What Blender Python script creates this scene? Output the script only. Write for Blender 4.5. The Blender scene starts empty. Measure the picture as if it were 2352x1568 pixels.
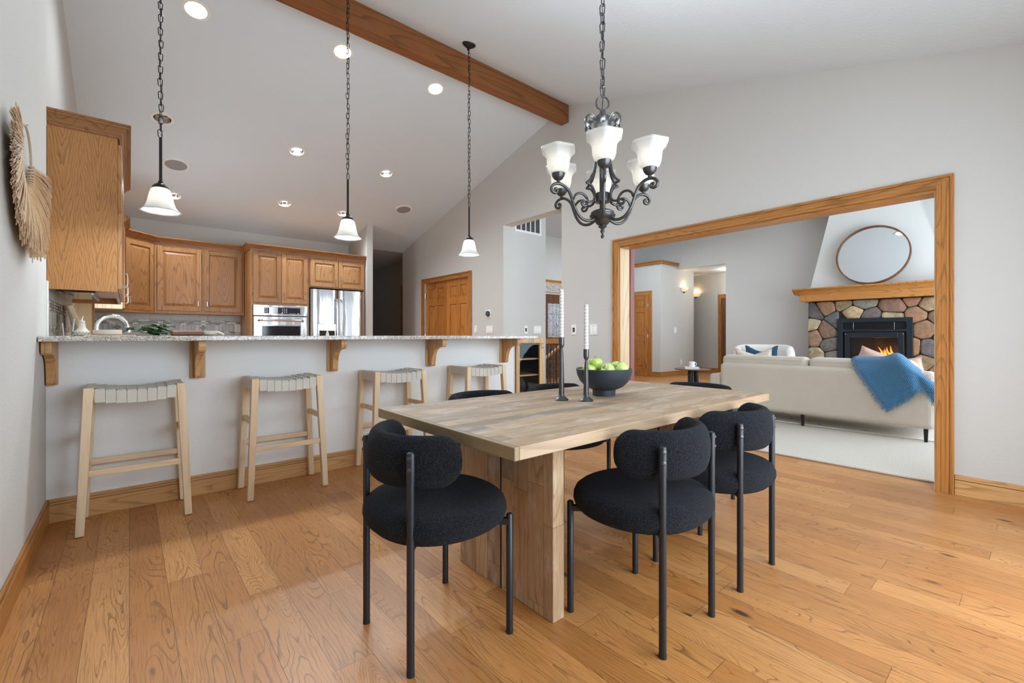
import bpy, bmesh, math, random
from mathutils import Vector, Matrix
random.seed(7)
S = bpy.context.scene
COL = S.collection
PI = math.pi

# ------------------------------------------------------------------ camera
H_EYE = 1.07
FOC = 1031.0                                   # focal length in pixels of a 2352 px wide frame
YAW = math.atan(879.0/FOC)
cam_d = bpy.data.cameras.new('camera'); cam = bpy.data.objects.new('camera', cam_d)
COL.objects.link(cam)
cam_d.sensor_width = 36.0; cam_d.lens = 36.0*FOC/2352.0
cam_d.shift_y = -14.0/2352.0; cam_d.clip_start = 0.02; cam_d.clip_end = 100
cam.location = (0, 0, H_EYE); cam.rotation_euler = (PI/2, 0, -YAW)
S.camera = cam

# ------------------------------------------------------------------ world, view, lights
w = bpy.data.worlds.new('world'); S.world = w; w.use_nodes = True
bg = w.node_tree.nodes['Background']
bg.inputs[0].default_value = (0.80, 0.88, 1.0, 1); bg.inputs[1].default_value = 2.0
S.view_settings.view_transform = 'Standard'; S.view_settings.look = 'None'
S.view_settings.gamma = 1.0; S.view_settings.use_curve_mapping = False
S.view_settings.exposure = 0.83
try:
    S.cycles.use_denoising = True
    S.cycles.use_adaptive_sampling = True; S.cycles.adaptive_threshold = 0.02
    S.cycles.max_bounces = 10; S.cycles.diffuse_bounces = 6; S.cycles.glossy_bounces = 4
    S.cycles.transmission_bounces = 5; S.cycles.sample_clamp_indirect = 6.0
    S.cycles.caustics_reflective = False; S.cycles.caustics_refractive = False
except Exception: pass

def area(name, loc, rot, sx, sy, power, col=(1, 1, 1), spread=None):
    l = bpy.data.lights.new(name, 'AREA'); l.shape = 'RECTANGLE'; l.size = sx; l.size_y = sy
    l.energy = power; l.color = col
    if spread: l.spread = spread
    o = bpy.data.objects.new(name, l); o.location = loc; o.rotation_euler = rot; COL.objects.link(o)
    return o
def point(name, loc, power, col, rad, kind='POINT', rot=None, angle=None, blend=.5):
    l = bpy.data.lights.new(name, kind); l.energy = power; l.color = col; l.shadow_soft_size = rad
    if kind == 'SPOT': l.spot_size = angle; l.spot_blend = blend
    o = bpy.data.objects.new(name, l); o.location = loc
    if rot: o.rotation_euler = rot
    COL.objects.link(o); return o
DAY = (0.76, 0.89, 1.0)
# daylight standing in the three window openings of the wall behind the camera, and in the living-room and kitchen windows
area('daylight_window_dining', (2.0, -0.60, 1.25), (PI/2, 0, 0), 2.6, 2.15, 46, DAY)
area('daylight_window_living', (7.6, -1.25, 1.6), (PI/2, 0, 0), 4.6, 2.4, 98, DAY)
area('daylight_window_kitchen', (-0.43, 6.38, 1.55), (0, -PI/2, 0), 0.8, 1.0, 9, DAY)
area('foyer_fill_light', (8.6, 5.2, 3.45), (0, 0, 0), 1.6, 2.6, 24, DAY)  # unseen overhead fill under a ceiling opening; the foyer has no window here

# ------------------------------------------------------------------ helpers
def tag(o, label=None, cat=None, group=None, kind=None):
    if label: o['label'] = label
    if cat: o['category'] = cat
    if group: o['group'] = group
    if kind: o['kind'] = kind
    return o
def thing(name, loc, label, cat, group=None, rz=0.0):
    o = bpy.data.objects.new(name, None); o.empty_display_size = .1
    o.location = loc; o.rotation_euler = (0, 0, rz); COL.objects.link(o)
    return tag(o, label, cat, group)
def copy_tree(o, parent=None):
    c = o.copy(); COL.objects.link(c)
    if parent: c.parent = parent
    for ch in o.children: copy_tree(ch, c)
    return c

class MB:
    """collects polygons, then links them as ONE mesh object"""
    def __init__(s): s.v = []; s.f = []; s.sm = []; s.col = []; s.cur = None
    def add(s, vs, fs, smooth=False):
        b = len(s.v); s.v += [tuple(p) for p in vs]
        for f in fs: s.f.append([b+i for i in f]); s.sm.append(smooth); s.col.append(s.cur)
        return s
    def box(s, x0, x1, y0, y1, z0, z1, M=None):
        vs = [(x, y, z) for z in (z0, z1) for y in (y0, y1) for x in (x0, x1)]
        if M: vs = [M @ Vector(p) for p in vs]
        return s.add(vs, [(0,2,3,1),(4,5,7,6),(0,1,5,4),(2,6,7,3),(0,4,6,2),(1,3,7,5)])
    def hexa(s, lo, hi):
        return s.add(list(lo)+list(hi), [(3,2,1,0),(4,5,6,7),(0,1,5,4),(1,2,6,5),(2,3,7,6),(3,0,4,7)])
    def bar(s, p0, p1, w0, d0, w1=None, d1=None, xdir=(1, 0, 0)):
        """tapering square bar; section axes: xdir and its perpendicular, cut horizontal if vertical-ish"""
        w1 = w0 if w1 is None else w1; d1 = d0 if d1 is None else d1
        p0 = Vector(p0); p1 = Vector(p1); a = (p1-p0).normalized(); x = Vector(xdir)
        if abs(a.z) > .7: y = Vector((0, 0, 1)).cross(x)
        else: y = a.cross(x).normalized()
        q = lambda c, w, d: [c-x*w/2-y*d/2, c+x*w/2-y*d/2, c+x*w/2+y*d/2, c-x*w/2+y*d/2]
        return s.hexa(q(p0, w0, d0), q(p1, w1, d1))
    def tube(s, pts, r, n=8, closed=False, caps=True, flat=None, up=None):
        pts = [Vector(p) for p in pts]; m = len(pts)
        rs = r if isinstance(r, (list, tuple)) else [r]*m
        rings = []; prev = None
        for i, p in enumerate(pts):
            a = pts[(i+1) % m] if (closed or i < m-1) else p
            b = pts[i-1] if (closed or i > 0) else p
            t = (a-b).normalized()
            if up is not None:
                u = Vector(up); u = (u - t*u.dot(t)).normalized()
            elif prev is None:
                u = Vector((0, 0, 1)) if abs(t.z) < .9 else Vector((1, 0, 0)); u = (u-t*u.dot(t)).normalized()
            else:
                u = prev - t*prev.dot(t); u = u.normalized() if u.length > 1e-6 else t.orthogonal().normalized()
            prev = u; v = t.cross(u); fl = flat or 1.0
            rings.append([p+(u*math.cos(2*PI*k/n)*fl+v*math.sin(2*PI*k/n))*rs[i] for k in range(n)])
        vs = [q for R in rings for q in R]; fs = []
        for i in range(m if closed else m-1):
            j = (i+1) % m
            for k in range(n): fs.append((i*n+k, i*n+(k+1) % n, j*n+(k+1) % n, j*n+k))
        if caps and not closed: fs.append(tuple(reversed(range(n)))); fs.append(tuple((m-1)*n+k for k in range(n)))
        return s.add(vs, fs, True)
    def cyl(s, p0, p1, r0, r1=None, n=20): return s.tube([p0, p1], [r0, r0 if r1 is None else r1], n)
    def lathe(s, prof, n=32, c=(0, 0, 0), M=None, mod=None, close=False):
        vs = []; fs = []
        for r, z in prof:
            for k in range(n):
                a = 2*PI*k/n; rr = r*(mod(a, z) if mod else 1)
                p = Vector((c[0]+rr*math.cos(a), c[1]+rr*math.sin(a), c[2]+z)); vs.append(M @ p if M else p)
        m = len(prof)
        for i in range(m if close else m-1):
            j = (i+1) % m
            for k in range(n): fs.append((i*n+k, i*n+(k+1) % n, j*n+(k+1) % n, j*n+k))
        if not close:
            if prof[0][0] > 1e-5: fs.append(tuple(reversed(range(n))))
            if prof[-1][0] > 1e-5: fs.append(tuple((m-1)*n+k for k in range(n)))
        return s.add(vs, fs, True)
    def shell(s, prof, n=32, c=(0, 0, 0), M=None, mod=None):
        """lathe without caps"""
        return s.lathe(prof, n, c, M, mod, close=False) if prof[0][0] < 1e-5 and prof[-1][0] < 1e-5 else s._open(prof, n, c, M, mod)
    def _open(s, prof, n, c, M, mod):
        vs = []; fs = []
        for r, z in prof:
            for k in range(n):
                a = 2*PI*k/n; rr = r*(mod(a, z) if mod else 1)
                p = Vector((c[0]+rr*math.cos(a), c[1]+rr*math.sin(a), c[2]+z)); vs.append(M @ p if M else p)
        for i in range(len(prof)-1):
            for k in range(n): fs.append((i*n+k, i*n+(k+1) % n, (i+1)*n+(k+1) % n, (i+1)*n+k))
        return s.add(vs, fs, True)
    def grid(s, fn, nu, nv, smooth=True, wrapu=False):
        vs = [fn(i/nu, j/nv) for j in range(nv+1) for i in range(nu+(0 if wrapu else 1))]
        W = nu if wrapu else nu+1; fs = []
        for j in range(nv):
            for i in range(nu):
                i2 = (i+1) % W; fs.append((j*W+i, j*W+i2, (j+1)*W+i2, (j+1)*W+i))
        return s.add(vs, fs, smooth)
    def prism(s, poly, ax, a0, a1, smooth=False):
        """poly in the two other axes (cyclic order), extruded along axis ax"""
        def P(u, v, t): return [(t, u, v), (v, t, u), (u, v, t)][ax] if ax != 1 else (u, t, v)
        n = len(poly); vs = [P(u, v, a0) for u, v in poly]+[P(u, v, a1) for u, v in poly]
        fs = [tuple(range(n)), tuple(reversed(range(n, 2*n)))]+[(i, n+i, n+(i+1) % n, (i+1) % n) for i in range(n)]
        return s.add(vs, fs, smooth)
    def ball(s, c, r, n=16, sz=1.0):
        m = n//2
        return s.lathe([(r*math.sin(PI*i/m) if 0 < i < m else 0.0, -r*sz*math.cos(PI*i/m)) for i in range(m+1)], n, c)
    def build(s, name, mat=None, parent=None, bevel=0, seg=2, subsurf=0, solid=0, loc=None):
        me = bpy.data.meshes.new(name); me.from_pydata([tuple(p) for p in s.v], [], s.f)
        me.polygons.foreach_set('use_smooth', s.sm)
        if any(c is not None for c in s.col):
            at = me.color_attributes.new('tint', 'FLOAT_COLOR', 'CORNER'); i = 0
            for p, c in zip(me.polygons, s.col):
                c = c or (1, 1, 1)
                for _ in p.loop_indices: at.data[i].color = (c[0], c[1], c[2], 1); i += 1
        bm = bmesh.new(); bm.from_mesh(me); bmesh.ops.remove_doubles(bm, verts=bm.verts, dist=1e-6)
        bmesh.ops.recalc_face_normals(bm, faces=bm.faces); bm.to_mesh(me); bm.free()
        if any(s.sm):
            try: me.set_sharp_from_angle(angle=math.radians(42))
            except Exception: pass
        o = bpy.data.objects.new(name, me); COL.objects.link(o)
        if mat: me.materials.append(mat)
        if parent: o.parent = parent
        if loc: o.location = loc
        if solid:
            m = o.modifiers.new('thick', 'SOLIDIFY'); m.thickness = solid; m.offset = 0
        if bevel:
            m = o.modifiers.new('bevel', 'BEVEL'); m.width = bevel; m.segments = seg; m.limit_method = 'ANGLE'; m.angle_limit = math.radians(40)
            m.harden_normals = False
        if subsurf:
            m = o.modifiers.new('sub', 'SUBSURF'); m.levels = subsurf; m.render_levels = subsurf
        return o
def struct(o): o['kind'] = 'structure'; return o
def bez(pts, n=8):
    """Catmull-Rom through points"""
    P = [Vector(p) for p in pts]; out = []
    for i in range(len(P)-1):
        a = P[i-1] if i else P[0]*2-P[1]; b = P[i]; c = P[i+1]; d = P[i+2] if i+2 < len(P) else P[-1]*2-P[-2]
        for k in range(n):
            t = k/n
            out.append(.5*((2*b)+(c-a)*t+(2*a-5*b+4*c-d)*t*t+(3*b-a-3*c+d)*t**3))
    return out+[P[-1]]

# ------------------------------------------------------------------ materials
def lin(r, g, b):
    f = lambda c: (c/255/12.92) if c/255 <= .04045 else ((c/255+.055)/1.055)**2.4
    return (f(r), f(g), f(b))
class NT:
    def __init__(s, name):
        s.m = bpy.data.materials.new(name); s.m.use_nodes = True; s.t = s.m.node_tree
        s.n = s.t.nodes; s.b = s.n['Principled BSDF']; s.out = s.n['Material Output']
    def L(s, a, b): s.t.links.new(a, b)
    def put(s, inp, v):
        if isinstance(v, bpy.types.NodeSocket): s.L(v, inp)
        elif isinstance(v, (tuple, list)):
            inp.default_value = (*v, 1) if len(v) == 3 and inp.type == 'RGBA' else v
        else: inp.default_value = v
    def math(s, op, a, b=0.0, c=None, clamp=False):
        n = s.n.new('ShaderNodeMath'); n.operation = op; n.use_clamp = clamp; s.put(n.inputs[0], a); s.put(n.inputs[1], b)
        if c is not None: s.put(n.inputs[2], c)
        return n.outputs[0]
    def vmath(s, op, a, b):
        n = s.n.new('ShaderNodeVectorMath'); n.operation = op; s.put(n.inputs[0], a); s.put(n.inputs[1], b); return n.outputs[0]
    def mix(s, f, a, b, mode='MIX'):
        n = s.n.new('ShaderNodeMix'); n.data_type = 'RGBA'; n.blend_type = mode; n.clamp_factor = True
        s.put(n.inputs[0], f); s.put(n.inputs[6], a); s.put(n.inputs[7], b); return n.outputs[2]
    def co(s, kind='Object'):
        return s.n.new('ShaderNodeTexCoord').outputs[kind]
    def rnd(s): return s.n.new('ShaderNodeObjectInfo').outputs['Random']
    def sep(s, v):
        n = s.n.new('ShaderNodeSeparateXYZ'); s.put(n.inputs[0], v); return n.outputs
    def comb(s, x, y, z):
        n = s.n.new('ShaderNodeCombineXYZ'); s.put(n.inputs[0], x); s.put(n.inputs[1], y); s.put(n.inputs[2], z); return n.outputs[0]
    def noise(s, v, scale, det=2.0, rough=.5, dist=0.0):
        n = s.n.new('ShaderNodeTexNoise'); s.put(n.inputs['Vector'], v); s.put(n.inputs['Scale'], scale)
        n.inputs['Detail'].default_value = det; n.inputs['Roughness'].default_value = rough; n.inputs['Distortion'].default_value = dist
        return n.outputs['Fac']
    def voro(s, v, scale, feat='F1', out='Distance', rand=1.0):
        n = s.n.new('ShaderNodeTexVoronoi'); n.feature = feat; s.put(n.inputs['Vector'], v); s.put(n.inputs['Scale'], scale)
        n.inputs['Randomness'].default_value = rand; return n.outputs[out]
    def white(s, v):
        n = s.n.new('ShaderNodeTexWhiteNoise'); n.noise_dimensions = '3D'; s.put(n.inputs['Vector'], v); return n.outputs
    def ramp(s, f, stops, interp='LINEAR'):
        n = s.n.new('ShaderNodeValToRGB'); s.put(n.inputs[0], f); r = n.color_ramp; r.interpolation = interp
        while len(r.elements) < len(stops): r.elements.new(.5)
        for e, (p, c) in zip(r.elements, stops): e.position = p; e.color = (*c, 1) if len(c) == 3 else c
        return n.outputs[0]
    def step(s, f, a, b):
        n = s.n.new('ShaderNodeMapRange'); n.interpolation_type = 'SMOOTHSTEP'; s.put(n.inputs[0], f)
        n.inputs[1].default_value = a; n.inputs[2].default_value = b; n.inputs[3].default_value = 0; n.inputs[4].default_value = 1
        return n.outputs[0]
    def bump(s, h, strength=.3, dist=.01):
        n = s.n.new('ShaderNodeBump'); n.inputs['Strength'].default_value = strength; n.inputs['Distance'].default_value = dist
        s.put(n.inputs['Height'], h); s.L(n.outputs[0], s.b.inputs['Normal']); return n
    def fin(s, col, rough=.5, metal=0.0, spec=None, coat=None, sheen=None, emit=None, estr=0.0):
        s.put(s.b.inputs['Base Color'], col); s.put(s.b.inputs['Roughness'], rough); s.put(s.b.inputs['Metallic'], metal)
        if spec is not None: s.put(s.b.inputs['Specular IOR Level'], spec)
        if coat is not None: s.put(s.b.inputs['Coat Weight'], coat); s.b.inputs['Coat Roughness'].default_value = .12
        if sheen is not None: s.put(s.b.inputs['Sheen Weight'], sheen)
        if emit is not None: s.put(s.b.inputs['Emission Color'], emit); s.b.inputs['Emission Strength'].default_value = estr
        return s.m
def plain(name, c, rough=.5, metal=0.0, spec=None, var=.06, vs=30, bump=0.0, bs=200, **k):
    t = NT(name); v = t.co(); n = t.noise(v, vs, 3)
    col = t.mix(n, tuple(x*(1-var) for x in c), tuple(min(1, x*(1+var)) for x in c))
    if bump: t.bump(t.noise(v, bs, 3), bump, .004)
    return t.fin(col, rough, metal, spec, **k)

def wood(name, dark, mid, light, axis=2, rings=9, scale=5.0, rough=.38, line=.55, pore=.35, coat=.0, obj_var=.10):
    t = NT(name); v = t.co(); r = t.rnd()
    sc = [1, 1, 1]; sc[axis] = .085
    off = t.comb(t.math('MULTIPLY', r, 31.7), t.math('MULTIPLY', r, 17.3), t.math('MULTIPLY', r, 53.1))
    p = t.vmath('ADD', t.vmath('MULTIPLY', v, tuple(sc)), off)
    n1 = t.noise(p, scale, 1.5, .45, .3)
    f = t.math('FRACT', t.math('MULTIPLY', n1, rings))
    ln = t.math('SUBTRACT', 1.0, t.step(f, 0.0, .38))
    ln = t.math('MULTIPLY', ln, t.step(f, 0.0, .06))
    sp = [1, 1, 1]; sp[axis] = .022
    po = t.noise(t.vmath('ADD', t.vmath('MULTIPLY', v, tuple(sp)), off), 190, 2, .6)
    po = t.step(po, .54, .72)
    big = t.noise(p, 1.6, 2)
    base = t.mix(t.step(big, .3, .7), mid, light)
    base = t.mix(t.math('MULTIPLY', ln, line), base, dark)
    base = t.mix(t.math('MULTIPLY', po, pore), base, dark)
    k = t.math('ADD', 1-obj_var, t.math('MULTIPLY', r, 2*obj_var))
    base = t.mix(1.0, base, t.comb(k, k, k), 'MULTIPLY')
    t.bump(t.math('ADD', po, ln), .08, .002)
    return t.fin(base, rough, coat=coat)

def planks(name, along, across, width, length, pal, dark, rings=7, line=.5, rough=.3, coat=0.0, gap=.0016, wash=None, knots=True, jitter=True, gscale=5.0, tone=(.86, 1.12), pore=.35):
    """boards with their own tint, offset and grain; knots; thin dark joints"""
    t = NT(name); xyz = t.sep(t.co()); U = xyz[across]; V = xyz[along]; W = xyz[3-across-along] if across != along else 0.0
    u = t.math('DIVIDE', U, width); row = t.math('FLOOR', u)
    rr = t.white(t.comb(row, 3.3, 7.7))
    v = t.math('ADD', t.math('DIVIDE', V, length), t.math('MULTIPLY', rr['Value'], 7.31)); cl = t.math('FLOOR', v)
    idc = t.white(t.comb(row, cl, 1.7)); r1 = idc['Value']; rc = t.sep(idc['Color'])
    fu = t.math('FRACT', u); fv = t.math('FRACT', v)
    eu = t.math('MULTIPLY', t.math('MINIMUM', fu, t.math('SUBTRACT', 1.0, fu)), width)
    ev = t.math('MULTIPLY', t.math('MINIMUM', fv, t.math('SUBTRACT', 1.0, fv)), length)
    joint = t.math('SUBTRACT', 1.0, t.step(t.math('MINIMUM', eu, ev), gap*.3, gap))
    gx = t.math('ADD', U, t.math('MULTIPLY', rc[0], 40)); gy = t.math('ADD', t.math('MULTIPLY', V, .11), t.math('MULTIPLY', rc[1], 23)); gz = t.math('ADD', t.math('MULTIPLY', rc[2], 9), W)
    p = t.comb(gx, gy, gz)
    warp = t.noise(t.comb(gx, t.math('MULTIPLY', gy, 5.0), gz), 9, 2, .5)
    n1 = t.noise(p, gscale, 1.2, .4, .5)
    n1 = t.math('ADD', n1, t.math('MULTIPLY', t.math('SUBTRACT', warp, .5), .07))
    f = t.math('FRACT', t.math('MULTIPLY', n1, t.math('ADD', rings*.6, t.math('MULTIPLY', r1, rings))))
    ln = t.math('MULTIPLY', t.math('SUBTRACT', 1.0, t.step(f, .04, .34)), t.step(f, 0.0, .06))
    po = t.step(t.noise(t.comb(gx, t.math('MULTIPLY', gy, .25), gz), 260, 3, .65), .49, .66)
    ln = t.math('MULTIPLY', ln, t.step(t.noise(t.comb(gx, t.math('MULTIPLY', gy, 2.2), gz), 12, 3, .6), .30, .62))
    base = t.ramp(r1, [(i/(len(pal)-1), c) for i, c in enumerate(pal)])
    shade = t.noise(t.comb(gx, t.math('MULTIPLY', gy, 2.0), gz), 3.0, 3, .55)
    k = t.math('ADD', tone[0], t.math('MULTIPLY', shade, tone[1]-tone[0]))
    base = t.mix(1.0, base, t.comb(k, k, k), 'MULTIPLY')
    base = t.mix(t.math('MULTIPLY', ln, line), base, dark)
    base = t.mix(t.math('MULTIPLY', po, pore), base, dark)
    if knots:
        kn = t.voro(t.comb(gx, t.math('MULTIPLY', gy, 4.0), rc[2]), 3.2)
        base = t.mix(t.math('SUBTRACT', 1.0, t.step(kn, .02, .075)), base, tuple(x*.35 for x in dark))
    if wash is not None:
        wn = t.step(t.noise(t.comb(U, t.math('MULTIPLY', V, .3), W), 11, 5, .7), .48, .70)
        base = t.mix(t.math('MULTIPLY', wn, .55), base, wash)
    base = t.mix(t.math('MULTIPLY', joint, .75), base, tuple(x*.25 for x in dark))
    t.bump(t.math('SUBTRACT', t.math('MULTIPLY', ln, -.3), joint), .12, .003)
    rg = t.math('ADD', rough, t.math('MULTIPLY', shade, .12))
    return t.fin(base, rg, coat=coat)

def paint(name, c, bump=.10, sc=55):
    t = NT(name); v = t.co(); n = t.noise(v, sc, 3, .55); n2 = t.noise(v, .9, 2)
    col = t.mix(n2, tuple(x*.97 for x in c), tuple(x*1.03 for x in c))
    t.bump(t.step(n, .45, .62), bump, .004)
    return t.fin(col, .75, spec=.25)

M = {}
M['wall'] = paint('wall_paint', lin(202, 200, 195))
M['wall_bar'] = paint('bar_paint', lin(226, 225, 223))
M['ceil'] = paint('ceiling_paint', lin(217, 226, 232), .12, 45)
M['white'] = plain('white_plastic', lin(236, 234, 228), .4)
M['chase'] = paint('chimney_paint', lin(222, 221, 217), .08)
OD, OM, OL = lin(88, 57, 31), lin(162, 112, 66), lin(186, 137, 88)
M['oakz'] = wood('oak_vertical', OD, OM, OL, 2, 34, 5.0)
M['oakx'] = wood('oak_along_x', OD, OM, OL, 0, 10, 5.0)
M['oaky'] = wood('oak_along_y', OD, OM, OL, 1, 10, 5.0)
TD, TM, TL = lin(98, 58, 20), lin(172, 112, 50), lin(194, 135, 72)
M['trimz'] = wood('trim_oak_vertical', TD, TM, TL, 2, 26, 5.5, .34)
M['trimy'] = wood('trim_oak_along_y', TD, TM, TL, 1, 26, 5.5, .34)
M['trimx'] = wood('trim_oak_along_x', TD, TM, TL, 0, 26, 5.5, .34)
M['basex'] = wood('base_oak_along_x', lin(122, 84, 44), lin(186, 138, 84), lin(206, 160, 106), 0, 24, 5.5, .36)
M['basey'] = wood('base_oak_along_y', lin(122, 84, 44), lin(186, 138, 84), lin(206, 160, 106), 1, 24, 5.5, .36)
M['doorz'] = wood('door_oak', lin(96, 54, 20), lin(178, 112, 50), lin(196, 130, 64), 2, 11, 5.5, .36)
M['doordark'] = wood('entry_wood', lin(52, 30, 18), lin(96, 60, 38), lin(112, 72, 46), 2, 9, 5, .35)
M['pale'] = wood('pale_ash', lin(176, 146, 108), lin(214, 186, 148), lin(226, 202, 168), 2, 9, 6, .5, .3, .25, 0, .04)
M['palex'] = wood('pale_ash_along_x', lin(176, 146, 108), lin(214, 186, 148), lin(226, 202, 168), 0, 9, 6, .5, .3, .25, 0, .04)
M['beam'] = wood('cedar_beam', lin(64, 34, 14), lin(122, 72, 32), lin(146, 90, 44), 0, 11, 4.0, .6, .5, .4)
M['redwood'] = wood('reddish_post', lin(96, 52, 46), lin(140, 88, 82), lin(156, 102, 94), 2, 7, 5, .5)
M['cream_oak'] = wood('sunlit_oak', lin(176, 140, 96), lin(214, 184, 142), lin(228, 204, 168), 2, 9, 5, .4)  # pale oak, its sunlit look is put into the colour
M['walnut'] = wood('walnut', lin(52, 28, 14), lin(104, 62, 36), lin(122, 76, 46), 2, 9, 6, .4)
M['floor'] = planks('oak_floor_boards', 1, 0, .125, 1.35, [lin(172, 112, 56), lin(196, 136, 76), lin(184, 122, 64), lin(205, 147, 88), lin(178, 116, 58)], lin(120, 76, 38), 36, .85, .36, coat=.10, gap=.0013, gscale=7.5, tone=(.74, 1.2), pore=.5)
M['floor'].node_tree.nodes['Principled BSDF'].inputs['Coat Roughness'].default_value = .24
WP = [lin(140, 120, 100), lin(182, 154, 122), lin(160, 134, 106), lin(194, 166, 132), lin(134, 118, 104), lin(172, 140, 106)]
M['tabletop'] = planks('weathered_boards_top', 0, 1, .078, .92, WP, lin(120, 92, 66), 11, .5, .5, 0, .001, wash=lin(208, 200, 190), gscale=7, tone=(.70, 1.25))
M['tableleg'] = planks('weathered_boards_leg', 2, 1, .0875, .46, [lin(150, 128, 104), lin(208, 174, 132), lin(174, 142, 108), lin(216, 184, 144), lin(140, 122, 104), lin(196, 160, 120)], lin(104, 74, 48), 11, .5, .55, 0, .0012, gscale=6, tone=(.70, 1.28), wash=lin(206, 196, 180))
M['black_metal'] = plain('black_powder_coat', (.012, .014, .018), .38, 0, .5)
M['iron'] = plain('dark_pewter_iron', (.10, .10, .10), .36, .85, var=.3, vs=40)
M['bronze'] = plain('dark_bronze', (.022, .018, .015), .4, .5, var=.2)
M['steel'] = None
t = NT('brushed_steel'); v = t.co()
n = t.noise(t.vmath('MULTIPLY', v, (1, 1, .02)), 300, 2); wv = t.noise(t.vmath('MULTIPLY', v, (1, 1, .25)), 5.0, 2)
t.bump(wv, .35, .02); M['steel'] = t.fin(t.mix(n, (.44, .44, .45), (.60, .60, .61)), .17, 1.0)
M['nickel'] = plain('satin_nickel', (.66, .65, .62), .25, 1.0)
M['chrome'] = plain('polished_chrome', (.82, .82, .83), .1, 1.0)
M['black_glass'] = plain('black_glass', (.008, .008, .012), .06, 0, .6)
M['dark'] = plain('dark_recess', (.012, .011, .010), .7)
M['granite'] = None
t = NT('speckled_granite'); v = t.co()
a = t.noise(v, 120, 4, .65); c = t.noise(v, 40, 3, .6)
col = t.mix(t.step(c, .35, .65), lin(178, 174, 164), lin(214, 211, 204))
col = t.mix(t.step(a, .52, .60), col, lin(142, 136, 126)); col = t.mix(t.math('MULTIPLY', t.step(t.noise(v, 100, 2, .6), .60, .66), .9), col, lin(58, 54, 52))
col = t.mix(t.step(t.noise(v, 70, 2), .66, .72), col, lin(150, 112, 78)); M['granite'] = t.fin(col, .14, coat=.2)
def fabric(name, c1, c2, sc=320, bs=.5, rough=.95, sheen=.3, dist=.004):
    t = NT(name); v = t.co(); n = t.noise(v, sc, 2, .6); n2 = t.noise(v, 7, 3)
    t.bump(n, bs, dist); return t.fin(t.mix(t.math('ADD', t.math('MULTIPLY', n, .7), t.math('MULTIPLY', n2, .3)), c1, c2), rough, sheen=sheen)
t = NT('black_boucle'); v = t.co(); n = t.voro(v, 330); n2 = t.noise(v, 480, 2, .6); n3 = t.math('ADD', n, t.math('MULTIPLY', n2, .5))
t.bump(t.math('SUBTRACT', 1.0, n3), .9, .005); M['boucle'] = t.fin(t.mix(t.step(n3, .25, .75), (.042, .050, .062), (.0035, .004, .007)), 1.0, spec=.25, sheen=.03)
M['linen'] = fabric('beige_linen', lin(184, 172, 156), lin(214, 204, 190), 260, .35)
M['cream'] = fabric('cream_boucle', lin(206, 200, 190), lin(240, 236, 228), 150, .8)
M['peach'] = fabric('peach_cushion', lin(196, 150, 128), lin(232, 204, 186), 60, .3)
M['blush'] = fabric('blush_cushion', lin(214, 190, 170), lin(236, 222, 206), 60, .3)
M['navy'] = fabric('navy_velvet', lin(10, 44, 66), lin(22, 74, 102), 300, .3)
t = NT('blue_waffle'); v = t.co('UV'); 
M['blue'] = None
xyz = t.sep(t.co()); g1 = t.math('SINE', t.math('MULTIPLY', t.math('ADD', xyz[1], t.math('MULTIPLY', xyz[2], .45)), 420)); g2 = t.math('SINE', t.math('MULTIPLY', t.math('SUBTRACT', t.math('ADD', xyz[2], xyz[0]), t.math('MULTIPLY', xyz[1], .45)), 420))
wf = t.math('MULTIPLY', t.math('MAXIMUM', g1, g2), 1.0); t.bump(wf, .8, .006)
M['blue'] = t.fin(t.mix(t.step(wf, -.4, .9), lin(22, 76, 122), lin(78, 146, 190)), .95, sheen=.3)
M['blue_fringe'] = fabric('blue_fringe', lin(48, 92, 128), lin(120, 160, 190), 90, .3)
t = NT('carpet_pile'); v = t.co(); n = t.noise(v, 190, 3, .7); t.bump(n, .8, .01)
M['carpet'] = t.fin(t.mix(t.step(n, .3, .7), lin(182, 168, 152), lin(230, 220, 206)), 1.0, sheen=.2)
t = NT('rug_pile'); v = t.co(); xyz = t.sep(v); n = t.noise(v, 120, 3)
rib = t.math('SINE', t.math('MULTIPLY', xyz[1], 210)); t.bump(t.math('ADD', t.math('MULTIPLY', rib, .25), n), .25, .004)
d = t.voro(t.comb(t.math('MULTIPLY', xyz[0], 7), t.math('MULTIPLY', xyz[1], 5), 0.0), 1.0, rand=.35)
col = t.mix(n, lin(206, 197, 184), lin(232, 226, 216)); col = t.mix(t.math('SUBTRACT', 1.0, t.step(d, .10, .15)), col, lin(66, 58, 52)); M['rug'] = t.fin(col, 1.0)
t = NT('grey_leather'); v = t.co(); n = t.noise(v, 180, 3); t.bump(n, .15, .003)
M['strap'] = t.fin(t.mix(t.noise(v, 8, 2), lin(186, 180, 170), lin(208, 202, 192)), .55)
M['raffia'] = fabric('dry_raffia', lin(168, 128, 88), lin(228, 198, 160), 40, .2, .8)
M['cord'] = fabric('dry_cord', lin(150, 130, 104), lin(190, 172, 146), 200, .4, .9)
t = NT('candle_wax'); M['wax'] = t.fin(lin(208, 206, 201), .45)
t.b.inputs['Subsurface Weight'].default_value = .15; t.b.inputs['Subsurface Radius'].default_value = (.02, .015, .01)
M['bowl'] = plain('matte_charcoal_ceramic', lin(46, 52, 58), .42, 0, .4, var=.12, vs=60, bump=.05)
t = NT('green_apple_skin'); v = t.co(); n = t.noise(v, 120, 2); n2 = t.noise(v, 12, 2); r = t.rnd()
col = t.mix(n2, lin(150, 178, 56), lin(192, 212, 110)); col = t.mix(t.step(n, .66, .72), col, lin(222, 228, 170))
M['apple'] = t.fin(t.mix(t.math('MULTIPLY', r, .45), col, lin(204, 216, 150)), .25, coat=.3)
M['stem'] = plain('brown_stem', lin(96, 70, 40), .7)
M['tint'] = None
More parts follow.
